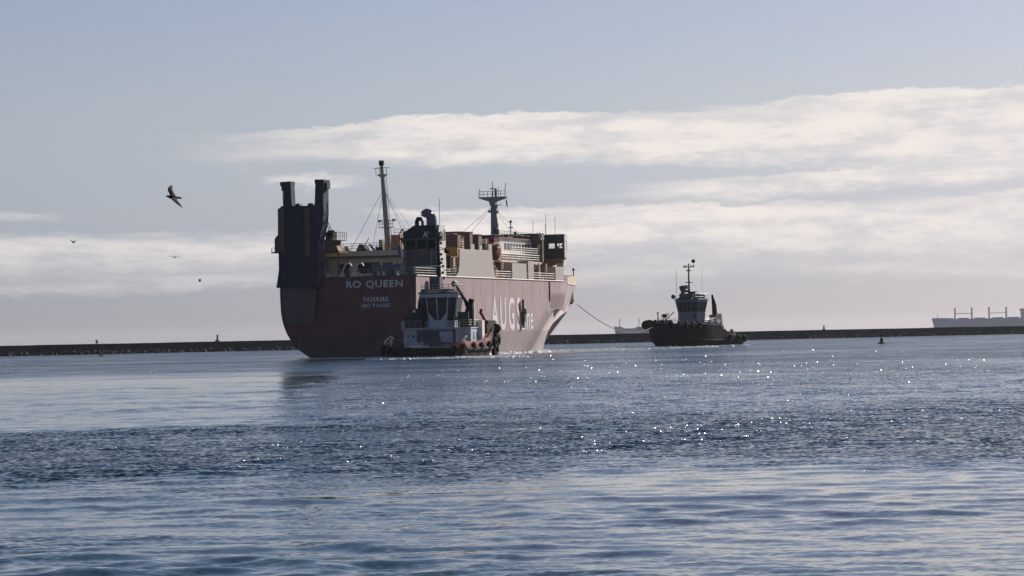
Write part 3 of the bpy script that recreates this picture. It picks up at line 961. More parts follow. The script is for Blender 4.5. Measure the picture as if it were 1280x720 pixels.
    mb = MB(); c = on(1.0); mb.box(c.x - 0.32, c.x + 0.32, c.y - 0.3, c.y + 0.3, c.z, c.z + 0.75); mb.build("mast_light", M['black'], mast)
    mb = MB(); c = on(0.895)
    mb.lathe([(0.28, -0.45), (0.85, -0.1), (0.85, 0.0)], c, 8)
    mb.rail([(c.x - 0.85, c.y - 0.5, c.z), (c.x + 0.85, c.y - 0.5, c.z)], 1.0, 1, 0.6, 0.045)
    mb.tube((c.x - 1.3, c.y - 0.4, c.z + 0.95), (c.x + 1.35, c.y - 0.4, c.z + 1.0), 0.05)
    mb.build("crosstree", M['mast'], mast)
    mb = MB(); c = on(0.28)
    mb.box(c.x - 1.1, c.x + 1.2, c.y - 0.6, c.y + 0.5, c.z - 0.1, c.z)
    mb.rail([(c.x - 1.05, c.y - 0.55, c.z), (c.x + 1.15, c.y - 0.55, c.z)], 1.0, 2, 0.55, 0.045)
    mb.box(c.x + 1.1, c.x + 1.6, c.y - 0.5, c.y, c.z + 0.9, c.z + 1.25); mb.box(c.x - 1.2, c.x - 0.7, c.y - 0.5, c.y, c.z + 0.8, c.z + 1.15)
    mb.build("platform", M['mast'], mast)
    mb = MB()
    a0, a1 = on(0.02) + Vector((0.55, -0.45, 0)), on(0.88) + Vector((0.42, -0.35, 0))
    b0, b1 = a0 + Vector((0.34, 0, 0)), a1 + Vector((0.3, 0, 0))
    mb.tube(b0, b1, 0.03, n=4)
    for k in range(44):
        t = k / 43
        mb.tube(a0.lerp(a1, t), b0.lerp(b1, t), 0.03, n=4)
    mb.build("ladder", M['mast'], mast)
    mb = MB(); c = on(0.72)
    for tx, ty in ((-4.4, 13), (-2.5, 17.5), (5.0, 17.6), (5.2, 14.5), (5.0, 22.5)):
        mb.tube(c, (tx, ty, 16.5), 0.03, n=4)
    mb.build("stay", M['wire'], mast)
    mb = MB(); mb.box(0.0, 0.55, 14.0, 15.2, 16.4, 18.2); mb.build("cabinet", M['mast'], mast)

    # funnel casing ------------------------------------------------------------
    mb = MB(); mb.box(3.05, 8.38, 18.0, 21.6, 12.3, 16.55); cas = mb.build("funnel_casing", M['grey'], ship)
    mb = MB()
    mb.box(3.05, 8.38, 18.0, 21.6, 16.55, 16.75); mb.box(3.05, 8.38, 18.0, 21.6, 18.1, 18.35); mb.box(3.2, 8.2, 19.0, 21.5, 16.75, 18.1)
    for x0, x1 in ((3.05, 3.5), (4.95, 5.25), (6.7, 6.95), (8.15, 8.38)):
        mb.box(x0, x1, 18.0, 19.0, 16.75, 18.1)
    mb.build("louvre_frame", M['dgrey'], cas)
    for x0, x1 in ((3.5, 4.95), (5.25, 6.7), (6.95, 8.15)):
        mb = MB()
        for z in np.arange(16.8, 18.05, 0.22):
            mb.prism([(18.25, z), (18.9, z + 0.12), (18.9, z + 0.16), (18.25, z + 0.04)], 'x', x0, x1)
        mb.build("louvre", M['black'], cas)
    mb = MB(); mb.prism([(3.05, 18.36), (3.05, 19.2), (4.75, 20.3), (8.38, 20.35), (8.38, 18.36)], 'y', 17.97, 21.6); up = mb.build("funnel_top", M['navy'], cas)
    mb = MB(); mb.box(2.3, 3.1, 18.0, 19.0, 18.3, 18.5); mb.prism([(2.35, 18.3), (3.05, 17.2), (3.05, 18.3)], 'y', 18.4, 18.6); mb.build("bracket", M['dgrey'], cas)
    for x in (5.35, 6.4):
        mb = MB(); mb.box(x, x + 0.5, 17.95, 18.05, 15.65, 16.25); mb.build("window", M['glass'], cas)
    mb = MB(); mb.prism([(18.0, 12.3), (21.7, 12.3), (21.7, 18.4), (21.4, 20.4), (18.9, 20.3), (18.0, 18.6)], 'x', 8.40, 8.62); mb.build("side_panel", M['white'], cas)
    mb = MB(); mb.path([(8.6, 19.1, 18.6), (8.9, 19.1, 18.6)], 0.75, 12); mb.split("vent", M['grey'], cas)
    mb = MB(); mb.box(8.62, 8.7, 20.3, 21.2, 18.0, 18.15); mb.box(8.62, 8.7, 21.05, 21.2, 18.1, 19.7); mb.build("bracket", M['dgrey'], cas)
    for z in (13.6, 14.9):
        mb = MB(); mb.box(3.02, 8.40, 17.96, 18.02, z, z + 0.08); mb.build("seam_strip", M['dgrey'], cas)
    mb = MB(); mb.tube((3.4, 17.9, 12.5), (3.4, 17.9, 16.6), 0.09); mb.tube((7.6, 17.9, 12.5), (7.6, 17.9, 16.6), 0.07); mb.split("pipe", M['mast'], cas)
    text_mesh("A'", (6.25, 17.95, 18.45), (1, 0, 0), (0, 0, 1), 0.95, 0.95, M['white'], up, thick=0.02, bold=0.03)
    mb = MB()
    mb.path([(6.85 + (0.62 * math.cos(a) - 0.62), 19.7 - 0.5 * (a / 2.6), 21.1 + 1.15 * math.sin(a)) if a > 0 else (6.85, 19.7, 20.2) for a in (-1, 0.01, 0.3, 0.6, 0.95, 1.3, 1.65, 2.0, 2.35, 2.6)], [0.82, 0.80, 0.78, 0.76, 0.73, 0.70, 0.68, 0.66, 0.64, 0.62], 16)
    mb.v = [(v[0] + 0.25, v[1], v[2]) for v in mb.v]
    mb.build("exhaust_pipe", paint("exhaust_paint", (0.10, 0.12, 0.17), 0.4, 0.3, 0.3), cas, smooth=True)
    for x, hh, rr, dx in ((4.75, 1.15, 0.34, 0.75), (5.65, 1.0, 0.22, -0.35)):
        mb = MB(); mb.path([(x, 19.6, 20.1), (x, 19.6, 20.2 + hh * .7), (x + dx * .3, 19.5, 20.25 + hh), (x + dx, 19.4, 20.15 + hh)], rr, 10)
        mb.build("exhaust_pipe", M['black'], cas, smooth=True)
    mb = MB(); mb.box(7.4, 10.5, 8.9, 9.05, 13.55, 13.8); mb.rail([(7.4, 8.95, 12.32), (10.5, 8.95, 12.32)], 1.2, 3, 0.8, 0.04); mb.build("rail_board", M['white'], ship)

    cas.location = (2.35, -7.8, -0.25)
    # midship houses -------------------------------------------------------------
    mb = MB(); mb.box(-8.0, 8.3, 24.2, 46.0, 12.3, 16.45); mid = mb.build("midship_house", M['brown_and_shade'], ship)
    mb = MB(); mb.box(6.2, 9.9, 22.6, 24.1, 15.6, 17.0); mb.build("hose_locker", M['yellow'], mid)
    mb = MB(); mb.box(6.6, 10.0, 22.5, 24.1, 17.02, 18.9); mb.box(4.0, 6.5, 24.0, 27.0, 16.5, 19.1); mb.build("ventilation_house", M['brown_and_shade'], mid)
    for x0, x1, z0 in ((8.3, 8.9, 12.4), (9.2, 9.8, 12.4)):
        mb = MB(); mb.box(x0, x1, 23.6, 24.18, z0, 15.4); mb.build("post", M['cream'], mid)
    # ventilator housings behind the big screen
    for x0, x1, y0, y1, z1 in ((5.4, 7.9, 27.0, 28.2, 19.2), (5.9, 8.0, 30.4, 31.5, 18.8), (6.4, 8.3, 33.6, 35.0, 19.6), (7.0, 8.5, 37.4, 39.0, 19.3), (3.0, 6.0, 36.0, 42.0, 19.8), (0.0, 3.0, 32.0, 36.0, 19.3)):
        mb = MB(); mb.box(x0, x1, y0, y1, 16.47, z1); mb.box(x0 - 0.1, x1 + 0.1, y0 - 0.1, y1 + 0.1, z1, z1 + 0.12)
        mb.build("ventilator", M['tan'] if y0 < 30 else M['brown_and_shade'], mid)  # dark paint carries the shade of their aft faces
    mb = MB(); mb.rail([(10.7, 17.5, 12.32), (10.7, 24.0, 12.32)], 1.2, 3, 1.2, 0.04); mb.rail([(8.2, 25.0, 16.5), (8.2, 31.0, 16.5)], 1.6, 4, 1.2, 0.04); mb.build("railing", M['mast'], ship)
    # fittings that break up the houses
    for x0, y0, z0, w, h in ((6.4, 24.18, 12.4, 0.9, 2.1), (7.45, 24.18, 13.4, 0.6, 0.8), (-1.0, 24.18, 13.4, 0.7, 0.7)):
        mb = MB(); mb.box(x0, x0 + w, y0 - 0.05, y0 + 0.03, z0, z0 + h); mb.build("door" if h > 1.5 else "window", M['glass'], mid)
    mb = MB()
    mb.rail([(-2.0, 26.5, 19.2), (3.9, 26.5, 19.2)], 1.0, 2, 1.2, 0.04); mb.build("roof_railing", M['mast'], mid)
    for x, y in ((8.32, 25.6), (8.32, 28.6), (8.32, 38.9), (8.32, 41.5), (8.32, 44.0)):
        mb = MB(); mb.tube((x, y, 12.32), (x, y, 16.4), 0.12); mb.box(x, x + 0.25, y - 0.2, y + 0.2, 14.0, 14.6); mb.build("pipe", M['cream'], mid)
    for x, y, h in ((2.0, 28.5, 1.6), (3.6, 29.5, 1.1), (-1.5, 30.5, 1.8), (5.0, 44.0, 1.5)):
        mb = MB(); mb.lathe([(0.22, 16.45), (0.22, 16.45 + h + 1.2), (0.45, 16.6 + h + 1.2), (0.42, 17.0 + h + 1.2), (0.1, 17.1 + h + 1.2)], (x, y, 0), 10); mb.build("cowl_vent", M['mast'], mid)
    for y in (39.6, 42.0, 44.2):
        mb = MB(); mb.prism([(y, 16.5), (y + 0.35, 16.5), (y + 0.35, 18.8), (y, 18.8)], 'x', 8.0, 8.25); mb.build("post", M['cream'], mid)
    mb = MB(); mb.box(8.4, 10.6, 40.0, 41.2, 12.32, 13.5); mb.box(8.6, 10.2, 44.6, 46.0, 12.32, 13.2); mb.box(8.2, 9.6, 60.2, 61.6, 12.32, 13.7); mb.box(7.9, 9.3, 64.0, 65.0, 12.32, 13.3); mb.split("deck_locker", M['tan'], ship)
    # white side screens standing on the sheer
    mb = MB(); mb.prism([(18.6, 12.3), (19.9, 13.0), (20.5, 14.2), (20.7, 16.62), (36.9, 16.72), (37.1, 15.0), (37.9, 13.4), (38.6, 12.3)], 'x', 10.72, 10.93); scr = mb.build("side_screen", M['screen'], ship)
    for y0, y1, z1 in ((26.2, 28.0, 17.5), (30.5, 31.9, 17.4), (35.2, 36.9, 17.7)):
        mb = MB(); mb.box(10.74, 10.92, y0, y1, 16.5, z1); mb.build("post", M['screen'], scr)
    for y0, y1, z1 in ((47.4, 55.2, 14.9), (56.2, 59.4, 15.4), (71.9, 76.8, 14.7)):
        mb = MB(); xs = half_breadth(y1, 12.4) - 0.02; mb.box(xs - 0.21, xs, y0, y1, 12.3, z1); mb.box(8.9, xs - 0.21, y0, y0 + 0.15, 12.32, z1); mb.build("side_screen", M['screen'], ship)
    mb = MB()
    for y0, y1 in ((38.8, 47.3), (55.3, 56.1), (59.5, 71.8), (76.9, 83.0)):
        mb.rail([(half_breadth(y0, 12.4) - 0.15, y0, 12.3), (half_breadth(y1, 12.4) - 0.15, y1, 12.3)], 1.15, 3, 1.5, 0.045)
    mb.build("railing", M['cream'], ship)
    mb = MB()
    for y in (40.5, 45.5, 62.0, 66.0, 70.0):
        mb.box(9.6, 9.9, y, y + 0.3, 12.31, 15.2)
    mb.tube((10.0, 39.2, 15.3), (10.2, 43.4, 12.4), 0.14); mb.tube((9.5, 39.2, 15.3), (9.7, 43.4, 12.4), 0.14)
    mb.split("stanchion", M['cream'], ship)

    # fore house ------------------------------------------------------------------
    mb = MB(); mb.box(-7.0, 5.6, 47.0, 77.0, 12.3, 15.1); mb.box(-7.0, 7.6, 69.5, 77.0, 12.32, 15.08); lower = mb.build("lower_house", M['brown_and_shade'], ship)  # brown holds the shade under the boat deck
    for y in np.arange(48.5, 68.5, 3.3):
        mb = MB(); mb.box(5.58, 5.66, y, y + 0.9, 12.35, 14.3); mb.build("door", M['glass'], lower)
    mb = MB(); mb.box(-9.2, 9.2, 46.5, 70.0, 15.12, 15.45); mb.build("boat_deck", M['cream'], ship)
    mb = MB(); mb.box(-7.5, 7.5, 50.2, 69.3, 15.46, 19.1); house = mb.build("bridge_house", M['white'], ship)
    mb = MB(); mb.prism([(50.0, 19.12), (69.4, 19.12), (69.4, 19.35), (50.0, 19.35)], 'x', -7.8, 7.8); mb.build("roof_slab", M['brown_and_shade'], house)
    for k, y in enumerate((54.2, 55.9, 57.5, 59.1, 60.7, 62.3, 63.9, 65.5, 67.0)):
        mb = MB(); mb.box(7.49, 7.56, y, y + 0.95, 17.35, 18.45); mb.build("window", M['glass'], house)
    for x in np.arange(2.0, 7.0, 1.4):
        mb = MB(); mb.box(x, x + 0.8, 50.14, 50.22, 17.3, 18.3); mb.build("window", M['glass'], house)
    mb = MB(); mb.rail([(9.0, 48.0, 15.45), (9.0, 69.5, 15.45)], 1.1, 3, 1.3, 0.045); mb.rail([(8.9, 53.0, 16.6), (8.9, 69.5, 16.6)], 1.1, 3, 0.9, 0.04); mb.build("railing", M['white'], house)
    mb = MB(); mb.box(7.5, 9.0, 53.0, 69.5, 16.5, 16.6); mb.build("side_walk", M['white'], house)
    mb = MB(); mb.rail([(7.6, 50.4, 19.35), (7.6, 69.0, 19.35)], 1.1, 2, 0.9, 0.035); mb.build("railing", M['grey'], house)
    mb = MB(); mb.box(7.55, 9.35, 69.6, 70.3, 15.46, 20.2); mb.box(-7.5, 7.5, 69.6, 76.9, 15.46, 20.0)
    wheel = mb.build("wheelhouse", M['brown_and_shade'], ship)  # shade of the aft face put into the brown
    mb = MB(); mb.box(-8, 7.6, 69.4, 77.2, 20.22, 20.4); mb.box(7.6, 9.4, 69.4, 70.5, 20.22, 20.4); mb.build("roof_slab", M['dgrey'], wheel)
    mb = MB(); mb.box(8.5, 9.0, 69.5, 69.62, 17.6, 18.5); mb.build("window", M['white'], wheel)  # pane painted white for the bright sky seen through it
    mb = MB(); mb.box(6.8, 10.9, 77.4, 77.55, 16.3, 18.0); mb.box(6.8, 10.9, 77.4, 77.55, 18.85, 20.45); mb.box(6.8, 8.1, 77.4, 77.55, 18.0, 18.85); mb.box(9.2, 9.65, 77.4, 77.55, 18.0, 18.85); mb.box(10.6, 10.9, 77.4, 77.55, 18.0, 18.85)
    mb.box(6.8, 10.9, 77.55, 78.9, 16.3, 16.45); mb.box(6.8, 10.9, 77.55, 78.9, 20.3, 20.45); mb.box(6.8, 10.9, 78.9, 79.0, 16.3, 17.6); mb.box(6.8, 10.9, 78.9, 79.0, 19.2, 20.45)
    wing = mb.build("bridge_wing", M['dgrey'], ship)
    mb = MB(); mb.box(10.9, 11.0, 77.4, 79.0, 16.3, 17.6); mb.box(10.9, 11.0, 77.4, 79.0, 19.3, 20.45); mb.box(10.9, 11.0, 77.4, 77.8, 17.6, 19.3); mb.box(10.9, 11.0, 78.7, 79.0, 17.6, 19.3); mb.build("wing_side", M['white'], wing)
    for x0, x1 in ((8.1, 9.2), (9.65, 10.6)):
        mb = MB(); mb.box(x0, x1, 77.46, 77.49, 18.0, 18.85); mb.build("window", M['clear'], wing)
    mb = MB(); mb.box(10.06, 10.16, 77.36, 77.42, 18.0, 18.85); mb.box(9.65, 9.86, 77.6, 77.9, 17.9, 18.4); mb.box(10.3, 10.6, 77.6, 77.9, 18.3, 18.6); mb.split("mullion", M['dgrey'], wing)
    mb = MB()
    for a in (0, 0.42):
        mb.tube((8.6 + a, 69.3, 20.6), (9.3 + a, 69.3, 19.3), 0.10)
    mb.build("wing_brace", M['white'], wing)
    mb = MB()
    for y in (77.6, 78.6):
        mb.prism([(6.8, 16.3), (10.9, 16.3), (10.4, 15.7), (7.4, 14.6)], 'y', y, y + 0.2)
    mb.box(8.0, 10.5, 77.3, 79.0, 15.2, 16.2); mb.box(6.0, 8.0, 77.6, 80.0, 12.3, 16.2)
    mb.build("wing_support", M['tan'], wing)
    mb = MB(); mb.prism([(77.0, 14.8), (79.5, 14.8), (79.0, 15.8), (77.6, 16.0)], 'x', 9.6, 10.8); mb.build("deck_locker", M['white'], ship)
    # roof clutter
    mb = MB(); mb.lathe([(0.08, 19.35), (0.08, 20.2), (0.5, 20.3), (0.55, 20.9), (0.2, 21.2)], (5.0, 57.5, 0), 10); mb.box(4.4, 5.6, 57.2, 57.8, 20.2, 20.3); mb.split("searchlight", M['dgrey'], house)
    mb = MB()
    for x, y, h in ((6.3, 64, 1.3), (6.8, 66, 0.7), (5.5, 67.5, 0.9), (3.0, 66, 0.8)):
        mb.lathe([(0.3, 19.35), (0.3, 19.4 + h * .7), (0.15, 19.35 + h)], (x, y, 0), 8)
    mb.tube((6.0, 62.5, 19.35), (6.0, 62.5, 22.3), 0.09); mb.box(5.6, 6.4, 62.4, 62.6, 21.2, 21.35); mb.ball((6.0, 62.5, 22.3), 0.25)
    mb.box(3.5, 6.5, 59, 62, 19.35, 19.8)
    mb.split("roof_fitting", M['dgrey'], house)
    mb = MB()
    for x, y, h in ((7.0, 72, 2.6), (8.4, 75, 3.6), (7.2, 78.5, 2.0), (9.0, 78.5, 3.4)):
        mb.tube((x, y, 20.3), (x, y, 20.3 + h), 0.035, n=4)
    mb.tube((4.5, 30, 16.5), (4.5, 30, 25.0), 0.04, n=4)
    mb.split("whip_antenna", M['wire'], ship)
    # fore mast ---------------------------------------------------------------------
    cx, cy = 3.1, 62.0
    mb = MB(); mb.path([(cx + 0.25, cy, 19.3), (cx + 0.15, cy, 22.5), (cx, cy, 25.2), (cx, cy, 26.4)], [0.78, 0.62, 0.42, 0.42], 10)
    fm = mb.build("fore_mast", M['fmast'], ship, smooth=True)
    mb = MB(); mb.prism([(cx - 2.35, 26.55), (cx - 2.35, 26.35), (cx - 0.5, 25.75), (cx - 0.4, 25.2), (cx + 0.4, 25.2), (cx + 0.5, 25.75), (cx + 2.4, 26.35), (cx + 2.4, 26.55)], 'y', cy - 0.7, cy + 0.7); mb.build("mast_table", M['fmast'], fm)
    mb = MB(); mb.rail([(cx - 2.3, cy - 0.6, 26.55), (cx + 2.35, cy - 0.6, 26.55)], 0.95, 2, 0.78, 0.045); mb.build("railing", M['fmast'], fm)
    mb = MB(); mb.tube((cx - 0.05, cy, 26.5), (cx - 0.05, cy, 29.2), 0.10, 0.05); mb.lathe([(0.22, 26.5), (0.22, 27.9), (0.1, 28.0)], (cx + 0.5, cy, 0), 8); mb.box(cx - 0.5, cx + 0.4, cy - .05, cy + .05, 27.9, 28.05)
    mb.path([(cx + 2.2, cy, 26.5), (cx + 2.2, cy, 28.2), (cx + 2.4, cy, 28.9)], 0.06, 5); mb.tube((cx - 2.3, cy, 26.5), (cx - 2.35, cy, 28.0), 0.05); mb.tube((cx + 1.0, cy, 26.5), (cx + 1.0, cy, 28.3), 0.035)
    mb.build("aerial", M['fmast'], fm)
    mb = MB(); mb.box(cx - 0.8, cx - 0.3, cy - 0.4, cy + 0.3, 23.9, 24.3); mb.box(cx + 0.3, cx + 0.9, cy - 0.4, cy + 0.3, 23.7, 24.3); mb.box(cx - 0.6, cx + 0.0, cy - .2, cy + .2, 25.1, 25.2); mb.box(cx + 0.3, cx + 1.6, cy - 0.1, cy + 0.1, 25.1, 25.22); mb.box(cx + .4, cx + .8, cy - .3, cy + .3, 24.5, 25.1); mb.box(cx + .7, cx + .9, cy - .3, cy, 21.3, 22.0)
    mb.split("radar_scanner", M['fmast'], fm)
    mb = MB()
    for tx, ty, tz in ((-1.9, 56, 19.4), (0.1, 56, 19.4), (7.2, 66, 19.4), (5.6, 66, 19.4)):
        mb.tube((cx, cy, 25.0), (tx, ty, tz), 0.03, n=4)
    mb.build("stay", M['wire'], fm)
    # bow gear
    mb = MB(); mb.tube((0.3, 118.5, 12.3), (0.3, 118.5, 15.2), 0.10); mb.ball((0.3, 118.5, 15.2), 0.25); mb.tube((2.2, 101.0, 12.3), (2.2, 101, 14.9), 0.07); mb.box(-2, 1.6, 102, 106, 12.31, 13.4); mb.build("bow_post", M['black'], ship)
    return hull


HULL = build_ship()


def ship_pt(x, y, z):
    c, s = math.cos(PHI), math.sin(PHI)
    return SHIP_O + Vector((x * c + y * s, -x * s + y * c, z))


# rescue boat hanging in its davit on the starboard side
rb = thing("rescue_boat", ship_pt(9.3, 43.2, 15.3), -PHI, "dark red rescue boat hanging upright on the ship's starboard side", "lifeboat")
mb = MB()
rings = []
for i in range(13):
    t = i / 12
    w = 0.85 * math.sin(math.pi * min(max(t, 0.03), 0.97)) ** 0.5
    rings.append([(w * math.cos(a), -2.6 + 5.2 * t, 1.6 + (1.7 if math.sin(a) > 0 else 1.6) * (0.6 + 0.4 * w / 0.85) * math.sin(a)) for a in np.linspace(0, 2 * math.pi, 14, endpoint=False)])
mb.loft(rings)
mb.build("boat_hull", M['red'], rb, smooth=True)
mb = MB(); mb.box(-0.45, 0.45, -1.6, 1.4, 2.9, 3.6); mb.build("canopy", M['red'], rb)
mb = MB(); mb.path([(0.9, -1.9, 3.4), (0.9, -1.9, 4.1), (0.0, -1.9, 4.2)], 0.07); mb.path([(0.9, 1.9, 3.4), (0.9, 1.9, 4.1), (0.0, 1.9, 4.2)], 0.07); mb.torus((0.87, -0.6, 2.4), (1, 0, 0), 0.4, 0.1); mb.build("grab_rail", M['white'], rb)


def flag(name, origin, along, drop, cols, n, label, cat="flag", wave=0.12, group=None):
    """cloth hanging in folds; cols = list of (material, share of the fly)"""
    a = Vector(along); d = Vector(drop)
    nr = a.cross(d).normalized()
    t = thing(name, origin, 0, label, cat, group)
    x0 = 0.0
    for m, sh in cols:
        mb = MB(); rg = []
        for i in range(n + 1):
            u = x0 + sh * i / n
            off = nr * (wave * math.sin(u * 9.0))
            sag = d * (0.25 * u)
            rg.append([a * u + off + sag, a * u + off + sag + d * (1.0 + 0.1 * math.sin(5 * u)), a * u + off + sag + d * (1.0 + 0.1 * math.sin(5 * u)) + nr * 0.02, a * u + off + sag + nr * 0.02])
        mb.loft(rg)
        mb.build("stripe", m, t)
        x0 += sh
    return t


flag("signal_flag", ship_pt(5.15, 8.3, 17.2), (1.1, 0.1, -0.75), (0.12, 0, -1.35), [(paint("flag_blue", (0.03, 0.06, 0.25), 0.8, .1, 0), .33), (paint("flag_white", (0.75, 0.73, 0.72), 0.8, .1, 0), .34), (paint("flag_red", (0.5, 0.05, 0.05), 0.8, .1, 0), .33)], 4,
     "small blue, white and red flag hanging beside the funnel casing", wave=0.08)
mb = MB(); mb.tube((5.05, 8.3, 12.3), (5.15, 8.3, 17.4), 0.05); mb.build("flag_staff", M['mast'], ship)
flag("signal_flag", ship_pt(5.35, 62.0, 26.3), (0.22, 0.05, -0.2), (0.1, 0, -1.2), [(M['tugdk'], 1.0)], 3, "tiny dark flag hanging from the platform of the ship's foremast", wave=0.03)

# ------------------------------------------------------------------ tugs


def tug(loc, rz, label, L, B, P):
    t = thing("tug_boat", loc, rz, label, "tug", "harbour tugs")
    zs_ = P['sheer']
    def sheer(y):
        for (y0, z0), (y1, z1) in zip(zs_[:-1], zs_[1:]):
            if y <= y1:
                k = smoothstep(y0, y1, y)
                return z0 + (z1 - z0) * k
        return zs_[-1][1]
    hbt = [(0, .86), (0.8, .95), (2.5, 1.0), (0.62 * L, 1.0), (0.74 * L, .93), (0.84 * L, .76), (0.92 * L, .52), (0.97 * L, .30), (L, .05)]
    def hb(y):
        for (y0, h0), (y1, h1) in zip(hbt[:-1], hbt[1:]):
            if y <= y1:
                return (h0 + (h1 - h0) * (y - y0) / (y1 - y0)) * B / 2
        return .05 * B / 2
    ys = np.concatenate([[0, 0.8, 2.5], np.linspace(4, 0.6 * L, 10), np.linspace(0.62 * L, L, 18)])
    rings = []
    mats = []
    for y in ys:
        h, s = hb(y), sheer(y)
        f = max(0.0, (y / L - 0.55) / 0.45)
        rake = 3.0 * f * f
        def pt(w, yy, z): return (w, yy, z)
        low = 1 - 0.45 * f
        sec = [(0.9 * h * low, y - rake, -0.8), (0.97 * h * low, y - rake * 0.85, 0.1), (h * (1 - 0.2 * f), y - rake * 0.55, 1.25), (h * (1 - 0.19 * f), y - rake * 0.5, 1.4), (h, y, s), (max(h - 0.25, 0.02), y - 0.1 * f, s), (max(h - 0.3, 0.02), y - 0.15 * f, s - 0.95)]
        rings.append([(x, yy, z) for x, yy, z in sec] + [(-x, yy, z) for x, yy, z in reversed(sec)])
    mb = MB(); mb.loft(rings)
    # material per band: 0 lower, 1 bulwark, 2 inside
    n = 14
    mb.mi = []
    for i in range(len(rings) - 1):
        for k in range(n):
            kk = k if k < 7 else 12 - k
            mb.mi.append(0 if kk <= 2 or k == 13 or (P.get('blackbow') and ys[i] > 0.56 * L and kk <= 4) else (1 if kk <= 4 else 2))
    mb.mi += [1, 0]
    hull = mb.build("hull", [P['low'], P['bul'], M['deck']], t, smooth=True)
    mb = MB(); mb.prism([(-hb(0) * .9, -0.75), (hb(0) * .9, -0.75), (hb(0) * .985, 1.38), (-hb(0) * .985, 1.38)], 'y', -0.04, 0.05); mb.build("stern_plate", P['low'], hull)
    # rubbing strake
    mb = MB()
    for sg in (1, -1):
        pts = []
        for y in ys:
            f = max(0.0, (y / L - 0.55) / 0.45)
            pts.append((sg * (hb(y) * (1 - 0.195 * f) + 0.05), y - 3.0 * f * f * 0.52, 1.25 + (sheer(y) - sheer(8)) * 0.35 * f))
        mb.path(pts, P.get('strake', 0.28), 7)
    mb.path([(-hb(0), -0.05, 1.25), (hb(0), -0.05, 1.25)], 0.30, 7)
    mb.build("rubbing_strake", M['rubber'], t, smooth=True)
    mb = MB()      # heavy bow fender
    pts = [(sg * (hb(y) + 0.1), y + 0.15, sheer(y) - 0.35) for sg, yy in ((1, np.linspace(0.72 * L, L, 12)), (-1, np.linspace(L, 0.72 * L, 12))) for y in yy]
    mb.path(pts, P.get('fender', 0.5), 8); mb.build("bow_fender", M['rubber'], t, smooth=True)
    proto = None
    for x, y, z, ax, sz in P['tyres'](hb, sheer):
        if proto is None:
            tm = MB(); tm.torus((0, 0, 0), (1, 0, 0), 0.52, 0.26)
            o = tm.build("tyre_fender", M['rubber'], t, smooth=True); proto = o.data
        else:
            o = bpy.data.objects.new("tyre_fender", proto); COL.objects.link(o); o.parent = t
        o.location = (x, y, z); o.rotation_euler = (0, 0, ax); o.scale = (sz, sz, sz)
    # deckhouse
    H = P['house']
    mb = MB()
    x, y0, y1, z0, z1 = H
    mb.prism([(-x, y0), (-x + 0.0, y1 - 2), (-x + 1.4, y1), (x - 1.4, y1), (x, y1 - 2), (x, y0)], 'z', z0, z1)
    house = mb.build("deckhouse", P['paint'], t)
    mb = MB(); mb.prism([(-x - .12, y0 - .5), (-x - .12, y1 - 2), (-x + 1.3, y1 + .2), (x - 1.3, y1 + .2), (x + .12, y1 - 2), (x + .12, y0 - .5)], 'z', z1 + 0.003, z1 + 0.16); mb.build("roof_slab", P['paint'], house)
    for k in range(4):
        yy = y0 + 1.5 + k * (y1 - y0 - 4) / 4
        for sg in (1, -1):
            mb = MB(); mb.box(sg * x - 0.03, sg * x + 0.03, yy, yy + 0.6, z0 + (z1 - z0) * 0.45, z0 + (z1 - z0) * 0.8); mb.build("porthole", M['glass'], house)
    P['extra_house'](t, house)
    # wheelhouse: tapered shell, wider at the top, dark panes between posts
    wx0, wx1, wya, wyb, flare, wz0, wz1, wz2 = P['wheel']
    # pedestal below the windows
    def octo(w, ya, yb, c):
        return [(-w + c, ya), (w - c, ya), (w, ya + c), (w, yb - c), (w - c, yb), (-w + c, yb), (-w, yb - c), (-w, ya + c)]
    mb = MB()
    lo = octo(wx0, wya, wyb, 0.9)
    hi = octo(wx1, wya - flare, wyb + flare, 1.1)
    mb.loft([[(a, b, wz0) for a, b in lo], [(a, b, wz1) for a, b in lo], [(a, b, wz2) for a, b in hi], [(a, b, wz2 + 0.25) for a, b in hi]])
    wh = mb.build("wheelhouse", P['paint'], t)
    for i in range(8):
        a0, a1 = Vector((*lo[i], wz1)), Vector((*lo[(i + 1) % 8], wz1))
        b0, b1 = Vector((*hi[i], wz2)), Vector((*hi[(i + 1) % 8], wz2))
        nrm = (a1 - a0).cross(b0 - a0).normalized()
        cen = (a0 + a1 + b0 + b1) / 4
        if nrm.dot(cen - Vector((0, (wya + wyb) / 2, cen.z))) < 0:
            nrm = -nrm
        e0, e1, f0, f1 = a0.lerp(b0, .08), a1.lerp(b1, .08), a0.lerp(b0, .93), a1.lerp(b1, .93)
        npan = max(1, round((b1 - b0).length / P.get('pane', 1.8)))
        for k in range(npan):
            u0, u1 = (k + 0.07) / npan, (k + 0.93) / npan
            q = [e0.lerp(e1, u0), e0.lerp(e1, u1), f0.lerp(f1, u1), f0.lerp(f1, u0)]
            if P.get('cut') and i in (0,):
                if k == 0:
                    q = [q[0].lerp(q[3], .35), q[0].lerp(q[1], .75), q[1], q[2], q[3]]
                elif k == npan - 1:
                    q = [q[0], q[1].lerp(q[0], .75), q[1].lerp(q[2], .35), q[2], q[3]]
            mb = MB(); m_ = len(q)
            mb.add([p + nrm * 0.03 for p in q] + [p - nrm * 0.02 for p in q], [tuple(range(m_)), tuple(reversed(range(m_, 2 * m_)))] + [(j, (j + 1) % m_, m_ + (j + 1) % m_, m_ + j) for j in range(m_)])
            mb.build("window", M['glass'], wh)
    mb = MB(); rp = octo(wx1 + 0.2, wya - flare - 0.2, wyb + flare + 0.2, 1.2)
    rq = octo(wx1 * 0.62, wya + 0.5, wyb - 0.3, 0.6)
